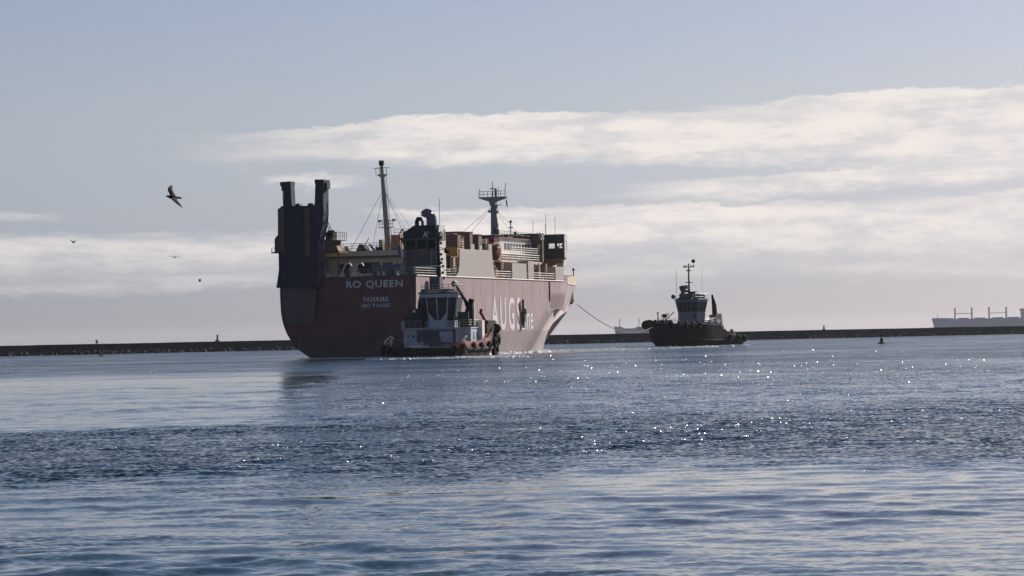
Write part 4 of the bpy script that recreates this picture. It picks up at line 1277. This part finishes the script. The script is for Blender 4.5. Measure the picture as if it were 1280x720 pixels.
    mb.loft([[(a, b, wz2 + 0.255) for a, b in rp], [(a, b, wz2 + 0.42) for a, b in rp], [(a, b, wz2 + 0.95) for a, b in rq]]); mb.build("roof", P['roof'], wh)
    P['top'](t, wh, wz2 + 0.95)
    P['gear'](t)
    return t


TUG1_RZ = R(12.0)


def tug1():
    L, B = 31.0, 11.4
    def tyres(hb, sh):
        out = []
        for y, z, s in ((1.0, 1.3, 1.0), (6.0, 1.5, .9), (11, 1.5, .9), (16.0, 1.6, .9), (20.0, 2.0, 1.0), (22.5, 2.3, 1.15), (25.0, 2.6, 1.2), (27.0, 3.0, 1.2), (28.6, 3.3, 1.2)):
            for sg in (1, -1):
                out.append((sg * (hb(y) + 0.28), y, z, sg * -0.12 * max(0, y - 18) / 2, s))
        for k in (-4.6, 4.6):
            out.append((k, -0.35, 1.2, math.pi / 2, .8))
        for y, z in ((20.5, 0.9), (22.6, 1.0)):
            out.append((hb(y) * 0.95 + 0.35, y, z, 0.0, 1.3))
        return out
    def extra(t, house):
        mb = MB(); mb.box(-2.9, 2.6, 8.82, 9.0, 2.0, 3.9); mb.build("recess", M['tugdk'], house)
        for x0, x1 in ((-2.1, -1.2), (0.4, 2.3)):
            mb = MB(); mb.box(x0, x1, 8.76, 8.84, 2.1, 3.7); mb.build("door", M['tugdk'] if x0 < 0 else M['tuggrey'], house)
        mb = MB(); mb.rail([(3.0, 8.6, 2.0), (3.0, 8.6, 4.0)], 0.0, 1, 1)
        for x in (2.9, 3.4):
            mb.tube((x, 8.5, 1.9), (x, 8.5, 5.1), 0.05)
        for z in np.arange(2.1, 5.0, 0.33):
            mb.tube((2.9, 8.5, z), (3.4, 8.5, z), 0.04, n=4)
        mb.build("ladder", M['white'], house)
        mb = MB()
        for x, y in ((-4.3, 8.95), (-3.5, 8.95), (4.0, 8.95)):
            mb.box(x, x + .25, y - .1, y + .05, 3.0, 3.25)
        mb.split("fitting", M['black'], house)
        mb = MB(); mb.rail([(-4.7, 8.7, 4.26), (-2.3, 8.7, 4.26)], 1.0, 3, .8, 0.035); mb.rail([(2.3, 8.7, 4.26), (4.7, 8.7, 4.26), (4.7, 15, 4.26)], 1.0, 3, .8, 0.035); mb.build("railing", M['mast'], house)
        mb = MB(); mb.box(-4.7, -2.3, 9.3, 12.0, 4.27, 5.9); mb.box(-4.2, -2.5, 9.5, 11.5, 5.9, 7.0); mb.box(-2.45, -2.2, 9.0, 9.3, 4.27, 7.2); mb.box(2.9, 4.4, 9.5, 12, 4.27, 6.4); mb.split("deck_gear", paint("green_grey_paint", (0.022, 0.034, 0.036), 0.7, spec=0.2), house)
        mb = MB(); mb.box(-5.0, -4.6, 8.5, 8.9, 4.0, 5.2); mb.build("pillar", M['tuggrey'], house)
    def top(t, wh, z):
        mb = MB(); mb.box(-1.7, -0.2, 12.0, 14.0, z - 0.4, z + 1.75); mb.build("instrument_house", M['dgrey'], wh)
        mb = MB(); mb.path([(-0.9, 14.6, z), (-0.9, 14.6, z + 3.5), (-1.0, 14.6, z + 8.8)], [0.34, 0.26, 0.16], 8); mast = mb.build("mast", M['black'], wh, smooth=True)
        mb = MB()
        for zz, w in ((3.1, 0.9), (3.6, 0.5), (4.1, 0.7), (4.8, 0.5), (5.6, 1.7), (6.4, 0.5), (7.2, 0.6), (2.2, 0.8), (1.4, 1.0)):
            mb.box(-0.95 - w, -0.95 + w * 0.7, 14.4, 14.55, z + zz, z + zz + 0.09); mb.box(-0.95 + w * .6, -0.65 + w * .6, 14.3, 14.6, z + zz, z + zz + 0.35)
        mb.tube((-0.9, 14.6, z + 6.0), (0.6, 14.6, z + 5.6), 0.04, n=4)
        mb.build("crosstree", M['black'], mast)
        mb = MB(); mb.rail([(-2.3, 9.8, z - .5), (2.4, 9.8, z - .5)], 1.1, 3, .8, 0.035); mb.rail([(2.4, 9.8, z - .5), (2.4, 15, z - .5)], 1.1, 3, .8, 0.035); mb.build("railing", M['mast'], wh)
        mb = MB(); mb.ball((2.0, 11.5, z + 0.7), 0.45); mb.tube((2.0, 11.5, z - .4), (2.0, 11.5, z + .5), 0.08); mb.box(-2.2, -1.7, 11, 11.6, z - .2, z + 0.7); mb.ball((-1.9, 11.3, z + 0.9), 0.3); mb.split("searchlight", M['mast'], wh)
        mb = MB(); mb.box(0.2, 1.0, 13.0, 13.3, z + 2.6, z + 2.75); mb.box(-1.5, -0.1, 11.9, 11.98, z + 3.2, z + 3.36); mb.split("light_bar", M['white'], wh)
    def gear(t):
        mb = MB()
        mb.path([(-3.3, 12.5, 4.2), (-3.1, 12.8, 8.0), (-2.75, 13.0, 9.7)], [0.55, 0.5, 0.42], 10); mb.build("exhaust_stack", M['black'], t, smooth=True)
        mb = MB(); mb.path([(3.6, 12.5, 4.2), (3.7, 12.8, 6.5), (4.15, 13.0, 8.2)], [0.55, 0.5, 0.38], 10); mb.build("exhaust_stack", M['black'], t, smooth=True)
        mb = MB(); mb.path([(4.6, 10.6, 4.2), (4.55, 10.8, 6.6), (2.2, 11.4, 10.3)], [0.32, 0.30, 0.2], 8); mb.tube((4.4, 10.7, 5.6), (3.4, 11.1, 8.4), 0.12); mb.build("crane_boom", M['black'], t, smooth=True)
        mb = MB(); mb.path([(4.9, 18, 3.2), (5.2, 17, 5.0), (4.7, 16, 6.4)], 0.22); mb.ball((4.8, 16.0, 6.6), 0.25); mb.split("fire_monitor", M['red'], t)
        mb = MB(); mb.box(4.7, 5.4, 14, 15.4, 2.2, 5.2); mb.box(4.3, 4.6, 12.6, 12.9, 4.3, 7.3); mb.ball((-3.3, 9.1, 6.6), 0.25); mb.split("life_raft", M['white'], t)
        mb = MB(); mb.box(-1.4, 1.4, 4.6, 6.2, 1.3, 2.3); mb.path([(-1.2, 5.4, 2.3), (1.2, 5.4, 2.3)], 0.7, 12); mb.build("towing_winch", M['tugdk'], t)
        mb = MB()
        for x, y, z in ((-5.3, 3.4, 2.2), (-5.6, 4.5, 2.2), (5.2, 2.5, 2.2), (5.0, 4.0, 2.2), (5.6, 14.0, 2.4)):
            mb.path([(x, y, 1.3), (x, y, z + 0.3), (x + .4, y, z + 0.8)], 0.12, 6); mb.box(x - .3, x + .3, y - .2, y + .2, z, z + .15)
        mb.path([(-6.0, 2.0, 1.9), (-5.9, 3.0, 2.6), (-5.2, 3.6, 3.2)], 0.1); mb.build("fairlead", M['white'], t)
        mb = MB(); mb.path([(4.2, 14.0, 3.9), (5.0, 18.0, 4.3), (5.2, 21, 4.5), (4.4, 25, 4.6)], 0.18, 6); mb.box(4.2, 5.3, 17.5, 23, 2.4, 4.6); mb.box(3.6, 4.9, 20, 25, 3.0, 5.2); mb.build("side_gear", M['black'], t)
    P = dict(sheer=[(0, 2.25), (10, 2.3), (16, 2.7), (21, 4.3), (31, 4.75)], low=M['black'], bul=M['tugred'], blackbow=True, fender=0.75, paint=M['tuggrey'], roof=M['dgrey'], tyres=tyres,
             house=(4.85, 9.0, 21.0, 1.3, 4.1), wheel=(2.15, 2.72, 9.6, 14.5, 0.5, 4.27, 4.95, 8.75), pane=1.55, cut=True, extra_house=extra, top=top, gear=gear)
    p = water_at(528, 448.3)
    t = tug(p, -TUG1_RZ, "harbour tug at the ship's quarter, seen from astern, red bulwark and three wheelhouse windows", L, B, P)
    hull = [c for c in t.children if c.name.startswith("hull")][0]
    text_mesh("PORT DU", (-1.05, -0.02, 1.98), (1, 0, 0), (0, 0, 1), 1.3, 0.26, M['letter'], hull, thick=0.06)
    text_mesh("MARSEILLE", (-1.7, -0.02, 1.58), (1, 0, 0), (0, 0, 1), 2.6, 0.3, M['letter'], hull, thick=0.06)
    return t, p


TUG1, TUG1_P = tug1()


def tug2():
    L, B = 29.5, 11.6
    def tyres(hb, sh):
        out = []
        for y in (20.5, 22.5, 24.3, 26.0, 27.5, 28.8, 29.9):
            for sg in (1, -1):
                out.append((sg * (hb(y) + 0.35), y + 0.2, sh(y) - 0.25, -sg * 1.2 * max(0, (y - 20) / 11), 1.15))
        for y, z in ((1.2, 1.5), (4.2, 1.5), (8.0, 1.7)):
            for sg in (1, -1):
                out.append((sg * (hb(y) + 0.3), y, z, 0, 1.1))
        for k in (-4.4, -1.5, 1.5, 4.4):
            out.append((k, -0.4, 1.4, math.pi / 2, 1.1))
        return out
    def extra(t, house):
        mb = MB(); mb.rail([(-3.9, 10.0, 7.0 - 2.1), (-3.9, 15.0, 4.9)], 1.0, 3, 1, .04); mb.rail([(-3.0, 22.4, 4.9), (3.0, 22.4, 4.9)], 1.0, 3, 1, .04); mb.build("railing", M['mast'], house)
        mb = MB(); mb.box(-5.3, -3.8, 12.5, 15.5, 3.2, 4.6); mb.box(-4.6, -3.4, 9.2, 11.0, 4.9, 5.6); mb.split("life_raft", M['white'], house)
    def top(t, wh, z):
        mb = MB(); mb.box(-1.6, 1.6, 12.6, 16.0, z - 0.5, z + 0.75); mb.build("instrument_house", M['tugdk'], wh)
        mb = MB(); mb.path([(0, 14.5, z), (0, 14.5, z + 7.1)], [0.24, 0.13], 8); mast = mb.build("mast", M['black'], wh)
        mb = MB(); zt = z + 6.3
        mb.tube((-1.3, 14.5, zt), (1.2, 14.5, zt), 0.06); mb.tube((-0.5, 14.5, zt - .7), (.6, 14.5, zt - .7), 0.14)
        for x in (-1.2, -.6, .6, 1.1):
            mb.box(x - .12, x + .12, 14.4, 14.6, zt, zt + .45)
        mb.tube((-.9, 14.5, z + 3.1), (.9, 14.5, z + 3.1), 0.09); mb.box(.4, 1.1, 14.3, 14.7, z + 1.7, z + 2.5); mb.box(.3, .9, 14.3, 14.7, z + 1.1, z + 1.5)
        mb.box(-1.4, 0.1, 14.2, 14.8, z + .5, z + 1.0); mb.box(-2.0, 0.9, 14.6, 14.75, z + 1.0, z + 1.15)
        mb.build("crosstree", M['black'], mast)
        mb = MB(); mb.ball((-0.9, 14.0, z + 7.6), 0.42); mb.tube((-0.9, 14.0, z + 6.3), (-0.9, 14.0, z + 7.3), 0.04, n=4); mb.build("signal_ball", M['black'], mast)
        mb = MB(); mb.tube((2.5, 15.5, z - .3), (2.5, 15.5, z + 5.8), 0.04, n=4); mb.tube((-2.0, 12.4, z - .3), (-2.0, 12.4, z + 6.0), 0.025, n=4); mb.split("whip_antenna", M['wire'], wh)
        mb = MB(); mb.lathe([(0.42, z + .5), (0.42, z + 1.2), (0.72, z + 1.8), (0.75, z + 2.3), (0.3, z + 2.45)], (0.9, 15.6, 0), 12); mb.build("satellite_dome", M['tugdk'], wh)
        mb = MB(); mb.rail([(2.6, 16.5, z - .5), (2.6, 11.0, z - .5), (-2.6, 11.0, z - .5), (-2.6, 16.5, z - .5)], 1.1, 2, 1.0, 0.045); mb.build("railing", M['mast'], wh)
        mb = MB(); mb.ball((-2.2, 12.4, z + .1), .45, .45, .6); mb.box(-2.6, -1.6, 13.2, 14.2, z - .4, z + .7); mb.ball((2.2, 17.4, z + .1), .5); mb.split("searchlight", M['tugdk'], wh)
    def gear(t):
        mb = MB(); mb.prism([(6.8, 3.0), (10.4, 3.0), (9.9, 6.6), (7.6, 6.9)], 'x', -3.9, -2.2); mb.build("funnel_casing", paint("tug_funnel_paint", (0.17, 0.14, 0.09), 0.6), t)
        mb = MB(); mb.prism([(6.8, 3.0), (10.4, 3.0), (9.9, 6.6), (7.6, 6.9)], 'x', 2.2, 3.9); mb.build("funnel_casing", M['tugdk'], t)
        mb = MB(); mb.path([(-3.0, 8.9, 6.5), (-3.0, 9.1, 8.6), (-2.9, 9.7, 10.9)], [0.55, 0.50, 0.2], 10); mb.build("exhaust_stack", M['black'], t, smooth=True)
        mb = MB(); mb.box(-2.2, 2.2, 8.0, 10.0, 2.0, 4.7); mb.box(-4.4, -2.0, 10.1, 13.0, 4.9, 5.5); mb.build("engine_casing", M['tuggrey'], t)
        mb = MB(); mb.prism([(0.9, 1.3), (5.0, 1.3), (4.6, 3.1), (1.3, 3.0)], 'x', -3.8, 1.0); mb.build("towing_winch", paint("winch_red_paint", (0.30, 0.16, 0.15), 0.5, .3, .3), t)
        mb = MB()
        for x, y, z in ((-4.6, 8.0, 3.2), (-5.0, 11.5, 4.0), (-5.1, 6.2, 2.3), (-5, 10, 3.8)):
            mb.box(x - .35, x + .35, y - .5, y + .5, z - 1.0, z + .35); mb.tube((x, y, z), (x, y, z + 1.2), 0.06)
        mb.lathe([(.3, 1.0), (.3, 3.5)], (-4.7, 4.6, 0), 8); mb.split("deck_fitting", M['tugdk'], t)
        mb = MB()
        for sg in (1, -1):
            for k in (0, .8):
                mb.path([(sg * 4.0, 18.5 + k, 4.2), (sg * 3.6, 18.3 + k, 6.2), (sg * 3.3, 17.6 + k, 7.1)], 0.1); mb.ball((sg * 3.7, 18.4 + k, 6.6), .3, .3, .42)
        mb.tube((3.8, 20.5, 4.5), (3.2, 15.5, 7.4), 0.1); mb.split("fire_monitor", M['black'], t)
        mb = MB(); mb.box(-1.2, 1.2, 23.5, 26.0, 3.6, 5.0); mb.path([(-1.4, 24.7, 5.0), (1.4, 24.7, 5.0)], .7, 10); mb.build("bow_winch", M['tugdk'], t)
        mb = MB(); mb.lathe([(.12, 4.5), (.12, 7.1), (.3, 7.1), (.3, 7.3)], (2.6, 23.4, 0), 8); mb.build("bow_post", M['wire'], t)
    P = dict(sheer=[(0, 2.05), (6.0, 2.15), (9.5, 3.3), (11.5, 4.45), (22, 4.75), (31, 5.15)], low=M['black'], bul=M['black'], strake=0.12, fender=0.34, paint=M['tuggrey2'], roof=M['tugdk'], tyres=tyres,
             house=(3.9, 10.0, 21.0, 3.2, 4.75), wheel=(2.35, 2.8, 11.0, 16.2, 0.5, 4.92, 7.15, 9.55), pane=1.2, extra_house=extra, top=top, gear=gear)
    bow = water_at(826, 434.0)
    al = R(33.0)
    hd = Vector((-math.sin(al), -math.cos(al), 0))
    p = bow - hd * (L - 2.6)
    t = tug(p, math.pi - al, "black hulled harbour tug facing us right of the ship's bow, holding the tow line", L, B, P)
    return t, p, hd


TUG2, TUG2_P, TUG2_H = tug2()

# tow line from the ship's bow to the tug's bow
mb = MB()
p0 = ship_pt(1.2, 117.6, 8.6)
p1 = TUG2_P + TUG2_H * 29.6 + Vector((0, 0, 4.4))
pts = []
for i in range(41):
    t = i / 40
    p = p0.lerp(p1, t)
    p.z -= 4 * 2.75 * t * (1 - t) * (1.0 + 0.35 * (t - 0.5))
    pts.append(p)
pts.append(TUG2_P + TUG2_H * 24.5 + Vector((0, 0, 5.6)))
mb.path(pts, 0.075, 6)
tag(mb.build("tow_rope", M['rope']), "long thin tow rope sagging from the red ship's bow to the right tug", "rope")

flag("pennant", TUG1_P + Vector((2.95, 14.4, 15.4)), (0.75, 0.1, -0.05), (0, 0, -0.5), [(M['black'], .5), (M['red'], .5)], 4, "small red and black pennant on the mast of the tug at the stern", wave=0.05)

# ------------------------------------------------------------------ far ships


def far_bulk():
    Y = 5200.0
    k = Y / FOC
    p = point_at(1165, 411, Y)
    t = thing("bulk_carrier", (p.x, p.y, 0), 0, "hazy grey bulk carrier far off behind the right end of breakwater", "ship")
    L, D = 165 * k, 19.0
    ang = R(0)
    # local x to the right (towards its stern), y away
    mb = MB(); rings = []
    for i in range(15):
        f = i / 14
        x = L * f
        w = 15.0 * min(1.0, 0.03 + (f / 0.16) ** 0.6)
        zt = D + (1.6 if f < 0.12 else 0.0)
        rake = 5.0 * max(0, 1 - f / 0.12)
        rings.append([(x + rake, -w * .8, -0.8), (x, -w, zt), (x, w, zt), (x + rake, w * .8, -0.8)])
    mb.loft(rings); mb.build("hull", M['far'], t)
    mb = MB(); mb.tube((7.5 * k, 0, D), (7.5 * k, 0, D + 9.5), 0.5); mb.box(0, 18 * k, -3, 3, D + 1.5, D + 2.2); mb.build("fore_mast", M['far2'], t)
    for a, b in ((28.5, 49.5), (71.0, 92.5)):
        mb = MB()
        for q in (a, b):
            mb.path([(q * k, -6, D), (q * k, -6, D + 19.5)], [1.7, 1.2], 8); mb.box(q * k - 1.6, q * k + 1.6, -7, -5, D + 16, D + 17.5)
            mb.box(q * k - 1.5, q * k + 1.5, -7, -5, D + 8.0, D + 9.5)
        mb.box(a * k, b * k, -6.6, -5.4, D + 8.6, D + 9.7)
        mb.build("cargo_gantry", M['far2'], t)
    for q in (20, 39, 60, 82, 102):
        mb = MB(); mb.box((q - 6) * k, (q + 6) * k, -9, 9, D, D + 1.8); mb.build("hatch_cover", M['far'], t)
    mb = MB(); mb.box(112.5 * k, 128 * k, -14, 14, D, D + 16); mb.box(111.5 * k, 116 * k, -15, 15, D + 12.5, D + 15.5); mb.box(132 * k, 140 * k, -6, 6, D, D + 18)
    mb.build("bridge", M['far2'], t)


far_bulk()


def far_tanker():
    Y = 4600.0
    k = Y / FOC
    p = point_at(768, 419, Y)
    t = thing("tanker_ship", (p.x, p.y, 0), 0, "small pale hazy tanker far off behind the breakwater, left of right tug", "ship")
    D = 7.5 + 2.7
    mb = MB(); rings = []
    prof = [(0, 13.2), (2, 12.8), (10, 12.2), (11.5, D), (26, D), (27.5, 12.0), (40, 12.0), (44, 12.6), (68, 12.6)]
    for x, z in prof:
        w = 8.5 * min(1.0, 0.05 + (x / 9.0) ** 0.7)
        z = z * k + (0.2)
        rake = 2.5 * max(0, 1 - x / 8)
        rings.append([(x * k + rake, -w * .8, -0.8), (x * k, -w, z), (x * k, w, z), (x * k + rake, w * .8, -0.8)])
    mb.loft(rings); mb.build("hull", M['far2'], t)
    for x, z0, h in ((7, 12.2, 10.5), (31, 12.0, 11)):
        mb = MB(); mb.tube((x * k, 0, z0 * k), (x * k, 0, (z0 + h) * k), 0.8, 0.4); mb.box((x - 1) * k, (x + 1) * k, -.4, .4, (z0 + h * .75) * k, (z0 + h * .82) * k); mb.build("mast", M['far2'], t)
    mb = MB(); mb.box(54 * k, 66 * k, -8, 8, 12.6 * k, 17 * k); mb.box(55 * k, 62 * k, -9, 9, 17 * k, 19.5 * k); mb.build("bridge", M['far2'], t)
    mb = MB(); mb.tube((59.5 * k, 0, 19 * k), (59.5 * k, 0, 27 * k), 0.5); mb.path([(54 * k, 0, 17 * k), (54.5 * k, 0, 22 * k), (56 * k, 0, 22.5 * k), (57 * k, 0, 21 * k)], 0.5); mb.build("mast", M['far2'], t)


far_tanker()

# ------------------------------------------------------------------ buoys


def buoy(px, py, s, lean, label):
    p = water_at(px, py)
    t = thing("buoy", p, 0, label, "buoy", "channel buoys")
    t.rotation_euler = (0, lean, 0.4)
    MB().lathe([(0.55 * s, -0.25), (0.78 * s, -0.1), (0.78 * s, 0.18 * s), (0.6 * s, 0.24 * s)], n=14).build("float", M['buoy'], t, smooth=True)
    return t


t = buoy(1102, 429.6, 1.0, 0.03, "dark conical channel buoy floating on the water right of the tugs")
MB().lathe([(0.40, 0.22), (0.36, 0.5), (0.30, 0.9), (0.28, 1.12), (0.12, 1.2)], n=12).build("tower", M['buoy'], t)
mb = MB(); mb.tube((0, 0, 1.1), (0, 0, 2.1), 0.06); mb.box(-.16, .16, -.02, .02, 1.5, 1.75); mb.box(-.02, .02, -.16, .16, 1.5, 1.75); mb.build("top_mark", M['buoy'], t)
t = buoy(126.5, 445.3, 0.95, -0.12, "small dark spar buoy with a leaning pole before the left breakwater")
mb = MB(); mb.tube((0, 0, 0.1), (-0.25, 0, 1.9), 0.11, 0.06); mb.lathe([(.25, .2), (.15, .7)], n=8); mb.build("pole", M['buoy'], t)

# ------------------------------------------------------------------ gulls


def gull(loc, scale, basis, label, up=0.9, dn=0.8, group="gulls in the sky"):
    """continuous bird: body, neck, head with bill, fan tail and two long bent wings, fused by a voxel remesh.
    local: -x beak, +y the far/upper wing, -y the other wing"""
    mb = MB()
    prof = [(-0.315, 0.004, 0), (-0.27, 0.012, .002), (-0.255, 0.030, .008), (-0.225, 0.042, .012), (-0.19, 0.044, .008), (-0.14, 0.062, 0), (-0.06, 0.082, -.008), (0.03, 0.075, -.006), (0.12, 0.050, 0), (0.2, 0.03, .004), (0.3, 0.016, .004)]
    rings = []
    for x, r, z in prof:
        fl = 1.0 if x < 0.12 else 1.0 + (x - 0.12) * 9
        rings.append([(x, r * fl * math.cos(a), z + r * (0.9 if x < 0.12 else 0.6) * math.sin(a)) for a in np.linspace(0, 2 * math.pi, 12, endpoint=False)])
    mb.loft(rings)
    for sg, bend in ((1, up), (-1, dn)):
        st = [(0.0, -0.11, 0.10, 0.0), (0.12, -0.14, 0.09, 0.02), (0.28, -0.17, 0.05, 0.03), (0.38, -0.15, 0.06, 0.03), (0.5, -0.07, 0.09, 0.01), (0.60, 0.02, 0.12, -0.02), (0.68, 0.13, 0.15, -0.04)]
        rg = []
        for s, le, te, z in st:
            ca, sa = math.cos(bend), math.sin(bend)
            th = 0.020 * (1 - s / 0.8) + 0.007
            yy, zz = s * ca - z * sa, s * sa + z * ca
            m = (le + te) / 2
            rg.append([(le, sg * yy, zz), (le * .6 + te * .4, sg * (yy - th * sa), zz + th * ca), (te, sg * yy, zz), (m, sg * (yy + th * .6 * sa), zz - th * .6 * ca)])
        mb.loft(rg)
    o = mb.build("gull", GULLM)
    rm = o.modifiers.new("r", 'REMESH'); rm.mode = 'VOXEL'; rm.voxel_size = 0.007; rm.use_smooth_shade = True
    dg = bpy.context.evaluated_depsgraph_get()
    me = bpy.data.meshes.new_from_object(o.evaluated_get(dg))
    o.modifiers.clear(); o.data = me
    me.materials.clear(); me.materials.append(GULLM)
    X, Yv = Vector(basis[0]).normalized(), Vector(basis[1])
    Z = X.cross(Yv).normalized(); Yv = Z.cross(X)
    mt = Matrix((X, Yv, Z)).transposed().to_4x4()
    o.matrix_world = Matrix.Translation(loc) @ mt @ Matrix.Scale(scale, 4)
    return tag(o, label, "bird", group)


GULLM = paint("gull_plumage", (0.012, 0.012, 0.014), 1.0, 0.5, 0.0, scale=8)
gull(point_at(217, 246.5, 80.0), 0.78, ((0.85, 0.50, -0.10), (-0.42, 0.55, 0.72)), "dark gull flying with raised wings in the upper left sky", 0.0, 0.25)
gull(point_at(92, 303, 330.0), 1.0, ((0.6, 0.8, 0), (-0.8, 0.6, 0.1)), "tiny distant gull, topmost of those low above the left breakwater", 0.5, 0.5)
gull(point_at(218.5, 321.5, 300.0), 1.0, ((0.25, 0.95, 0), (-0.95, 0.25, 0)), "tiny distant gull with wings spread in a flat arch", 0.15, 0.15)
gull(point_at(250, 351.5, 420.0), 1.0, ((0.9, 0.4, 0), (-0.4, 0.9, 0)), "tiny distant gull seen edge on left of the blue stern ramp", 0.6, 0.6)
gull(point_at(121.5, 428.5, 420.0), 1.0, ((0.9, 0.4, 0.2), (-0.4, 0.9, 0)), "tiny gull skimming the top of the left breakwater", 0.9, 0.7)

# ------------------------------------------------------------------ foam


def foam(name, lines, n, seed, label=None):
    rng = random.Random(seed)
    mb = MB()
    tot = sum(w for *_, w in lines)
    for a, b, spread, size, w in lines:
        a, b = Vector(a), Vector(b)
        pr = Vector((b - a).to_2d().orthogonal().normalized().to_3d()) if (b - a).length > 0 else Vector((0, 1, 0))
        for i in range(int(n * w / tot)):
            t = rng.random()
            off = rng.gauss(0, spread)
            c = a.lerp(b, t) + pr * off
            s = size * (0.4 + rng.random() ** 2 * 1.4)
            h = s * rng.uniform(0.25, 0.75)
            k = rng.random() * 3
            base = [(c.x + s * rng.uniform(.7, 1.5) * math.cos(k + j * 1.2566), c.y + s * rng.uniform(.7, 1.3) * math.sin(k + j * 1.2566), -0.03) for j in range(5)]
            mb.add(base + [(c.x, c.y, h)], [(j, (j + 1) % 5, 5) for j in range(5)])
    o = mb.build(name, FOAMM, None, fix=False)
    return tag(o, kind='stuff')


FOAMM = paint("foam", (0.80, 0.80, 0.80), 0.7, 0.1, 0.0)
t1 = lambda x, y: TUG1_P + Matrix.Rotation(-TUG1_RZ, 4, 'Z') @ Vector((x, y, 0))
hw = [ship_pt(half_breadth(y, 0.0) + 0.3, y, 0) for y in (20, 40, 52, 66, 80, 96)]
t2 = lambda x, y: TUG2_P + Matrix.Rotation(math.pi - R(33), 4, 'Z') @ Vector((x, y, 0))
foam("wake_foam", [
    (t1(-6.5, -0.6), t1(6.8, -0.8), 0.5, 0.26, 1.6), (t1(6.5, -1.0), t1(8.5, 12), 0.8, 0.2, 0.9), (t1(-7, -2.5), t1(10, -3.0), 1.6, 0.2, 1.0), (t1(2, -2), t1(16, -6), 1.5, 0.2, 0.7),
    (t1(8, 2), t1(7.5, 24), 0.9, 0.2, 0.9),
    (hw[0], hw[1], 0.4, 0.3, 0.8), (hw[1], hw[3], 0.5, 0.40, 2.0), (hw[3], hw[5], 0.6, 0.40, 2.0), (ship_pt(8, 60, 0), ship_pt(12, 108, 0), 2.0, 0.2, 0.7),
    (hw[5], ship_pt(14, 135, 0), 1.5, 0.28, 0.9),  # white lumps also standing for bright reflection on the slick streak
    (ship_pt(-7.5, -1.2, 0), ship_pt(9, -1.8, 0), 0.5, 0.16, 0.9),
    (t2(-6.3, 1), t2(-6.2, 20), 0.4, 0.16, 0.5), (t2(-5.5, 20), t2(-1.0, 28.6), 0.4, 0.16, 0.5), (t2(-5, -1), t2(3, -2.5), 1.2, 0.2, 0.4),
    (t2(-5.9, 6), t2(-1.2, 28.0), 0.5, 0.28, 0.7), (t2(-1, 28.5), t2(8, 36), 0.8, 0.22, 0.5), (ship_pt(3, 94, 0), ship_pt(20, 150, 0), 1.6, 0.3, 0.8),
], 15000, 5)

# ------------------------------------------------------------------ funnel smoke
def smoke():
    m = bpy.data.materials.new("thin_exhaust_smoke"); m.use_nodes = True
    N = Nodes(m.node_tree); m.node_tree.nodes.clear()
    v = N.n("ShaderNodeVolumePrincipled"); o = N.n("ShaderNodeOutputMaterial")
    v.inputs['Color'].default_value = (0.45, 0.45, 0.48, 1)
    v.inputs['Density'].default_value = 0.045
    v.inputs['Anisotropy'].default_value = 0.3
    N.l(v.outputs[0], o.inputs['Volume'])
    rng = random.Random(2)
    mb = MB(); p = ship_pt(8.6, 11.6, 22.4)
    mb.path([p + Vector((0.10 * k * k * 0.25 + rng.uniform(-.15, .15), 0, k * 0.75)) for k in range(9)], [0.3, 0.6, 0.85, 0.95, 1.1, 1.15, 1.25, 1.1, 0.5], 12)
    tag(mb.build("exhaust_smoke", m, None, smooth=True), kind='stuff')


smoke()

# ------------------------------------------------------------------ haze


def haze():
    B = 12500.0
    mb = MB(); mb.box(-B, B, -B, B, -2.2, 46.0)
    m = bpy.data.materials.new("haze_air"); m.use_nodes = True
    nt = m.node_tree; nt.nodes.clear()
    v = nt.nodes.new("ShaderNodeVolumePrincipled"); o = nt.nodes.new("ShaderNodeOutputMaterial")
    v.inputs['Color'].default_value = (0.86, 0.88, 0.95, 1)
    v.inputs['Density'].default_value = HAZE
    v.inputs['Anisotropy'].default_value = 0.35
    nt.links.new(v.outputs[0], o.inputs['Volume'])
    tag(mb.build("haze", m), kind='stuff')


HAZE = 2.4e-5
haze()
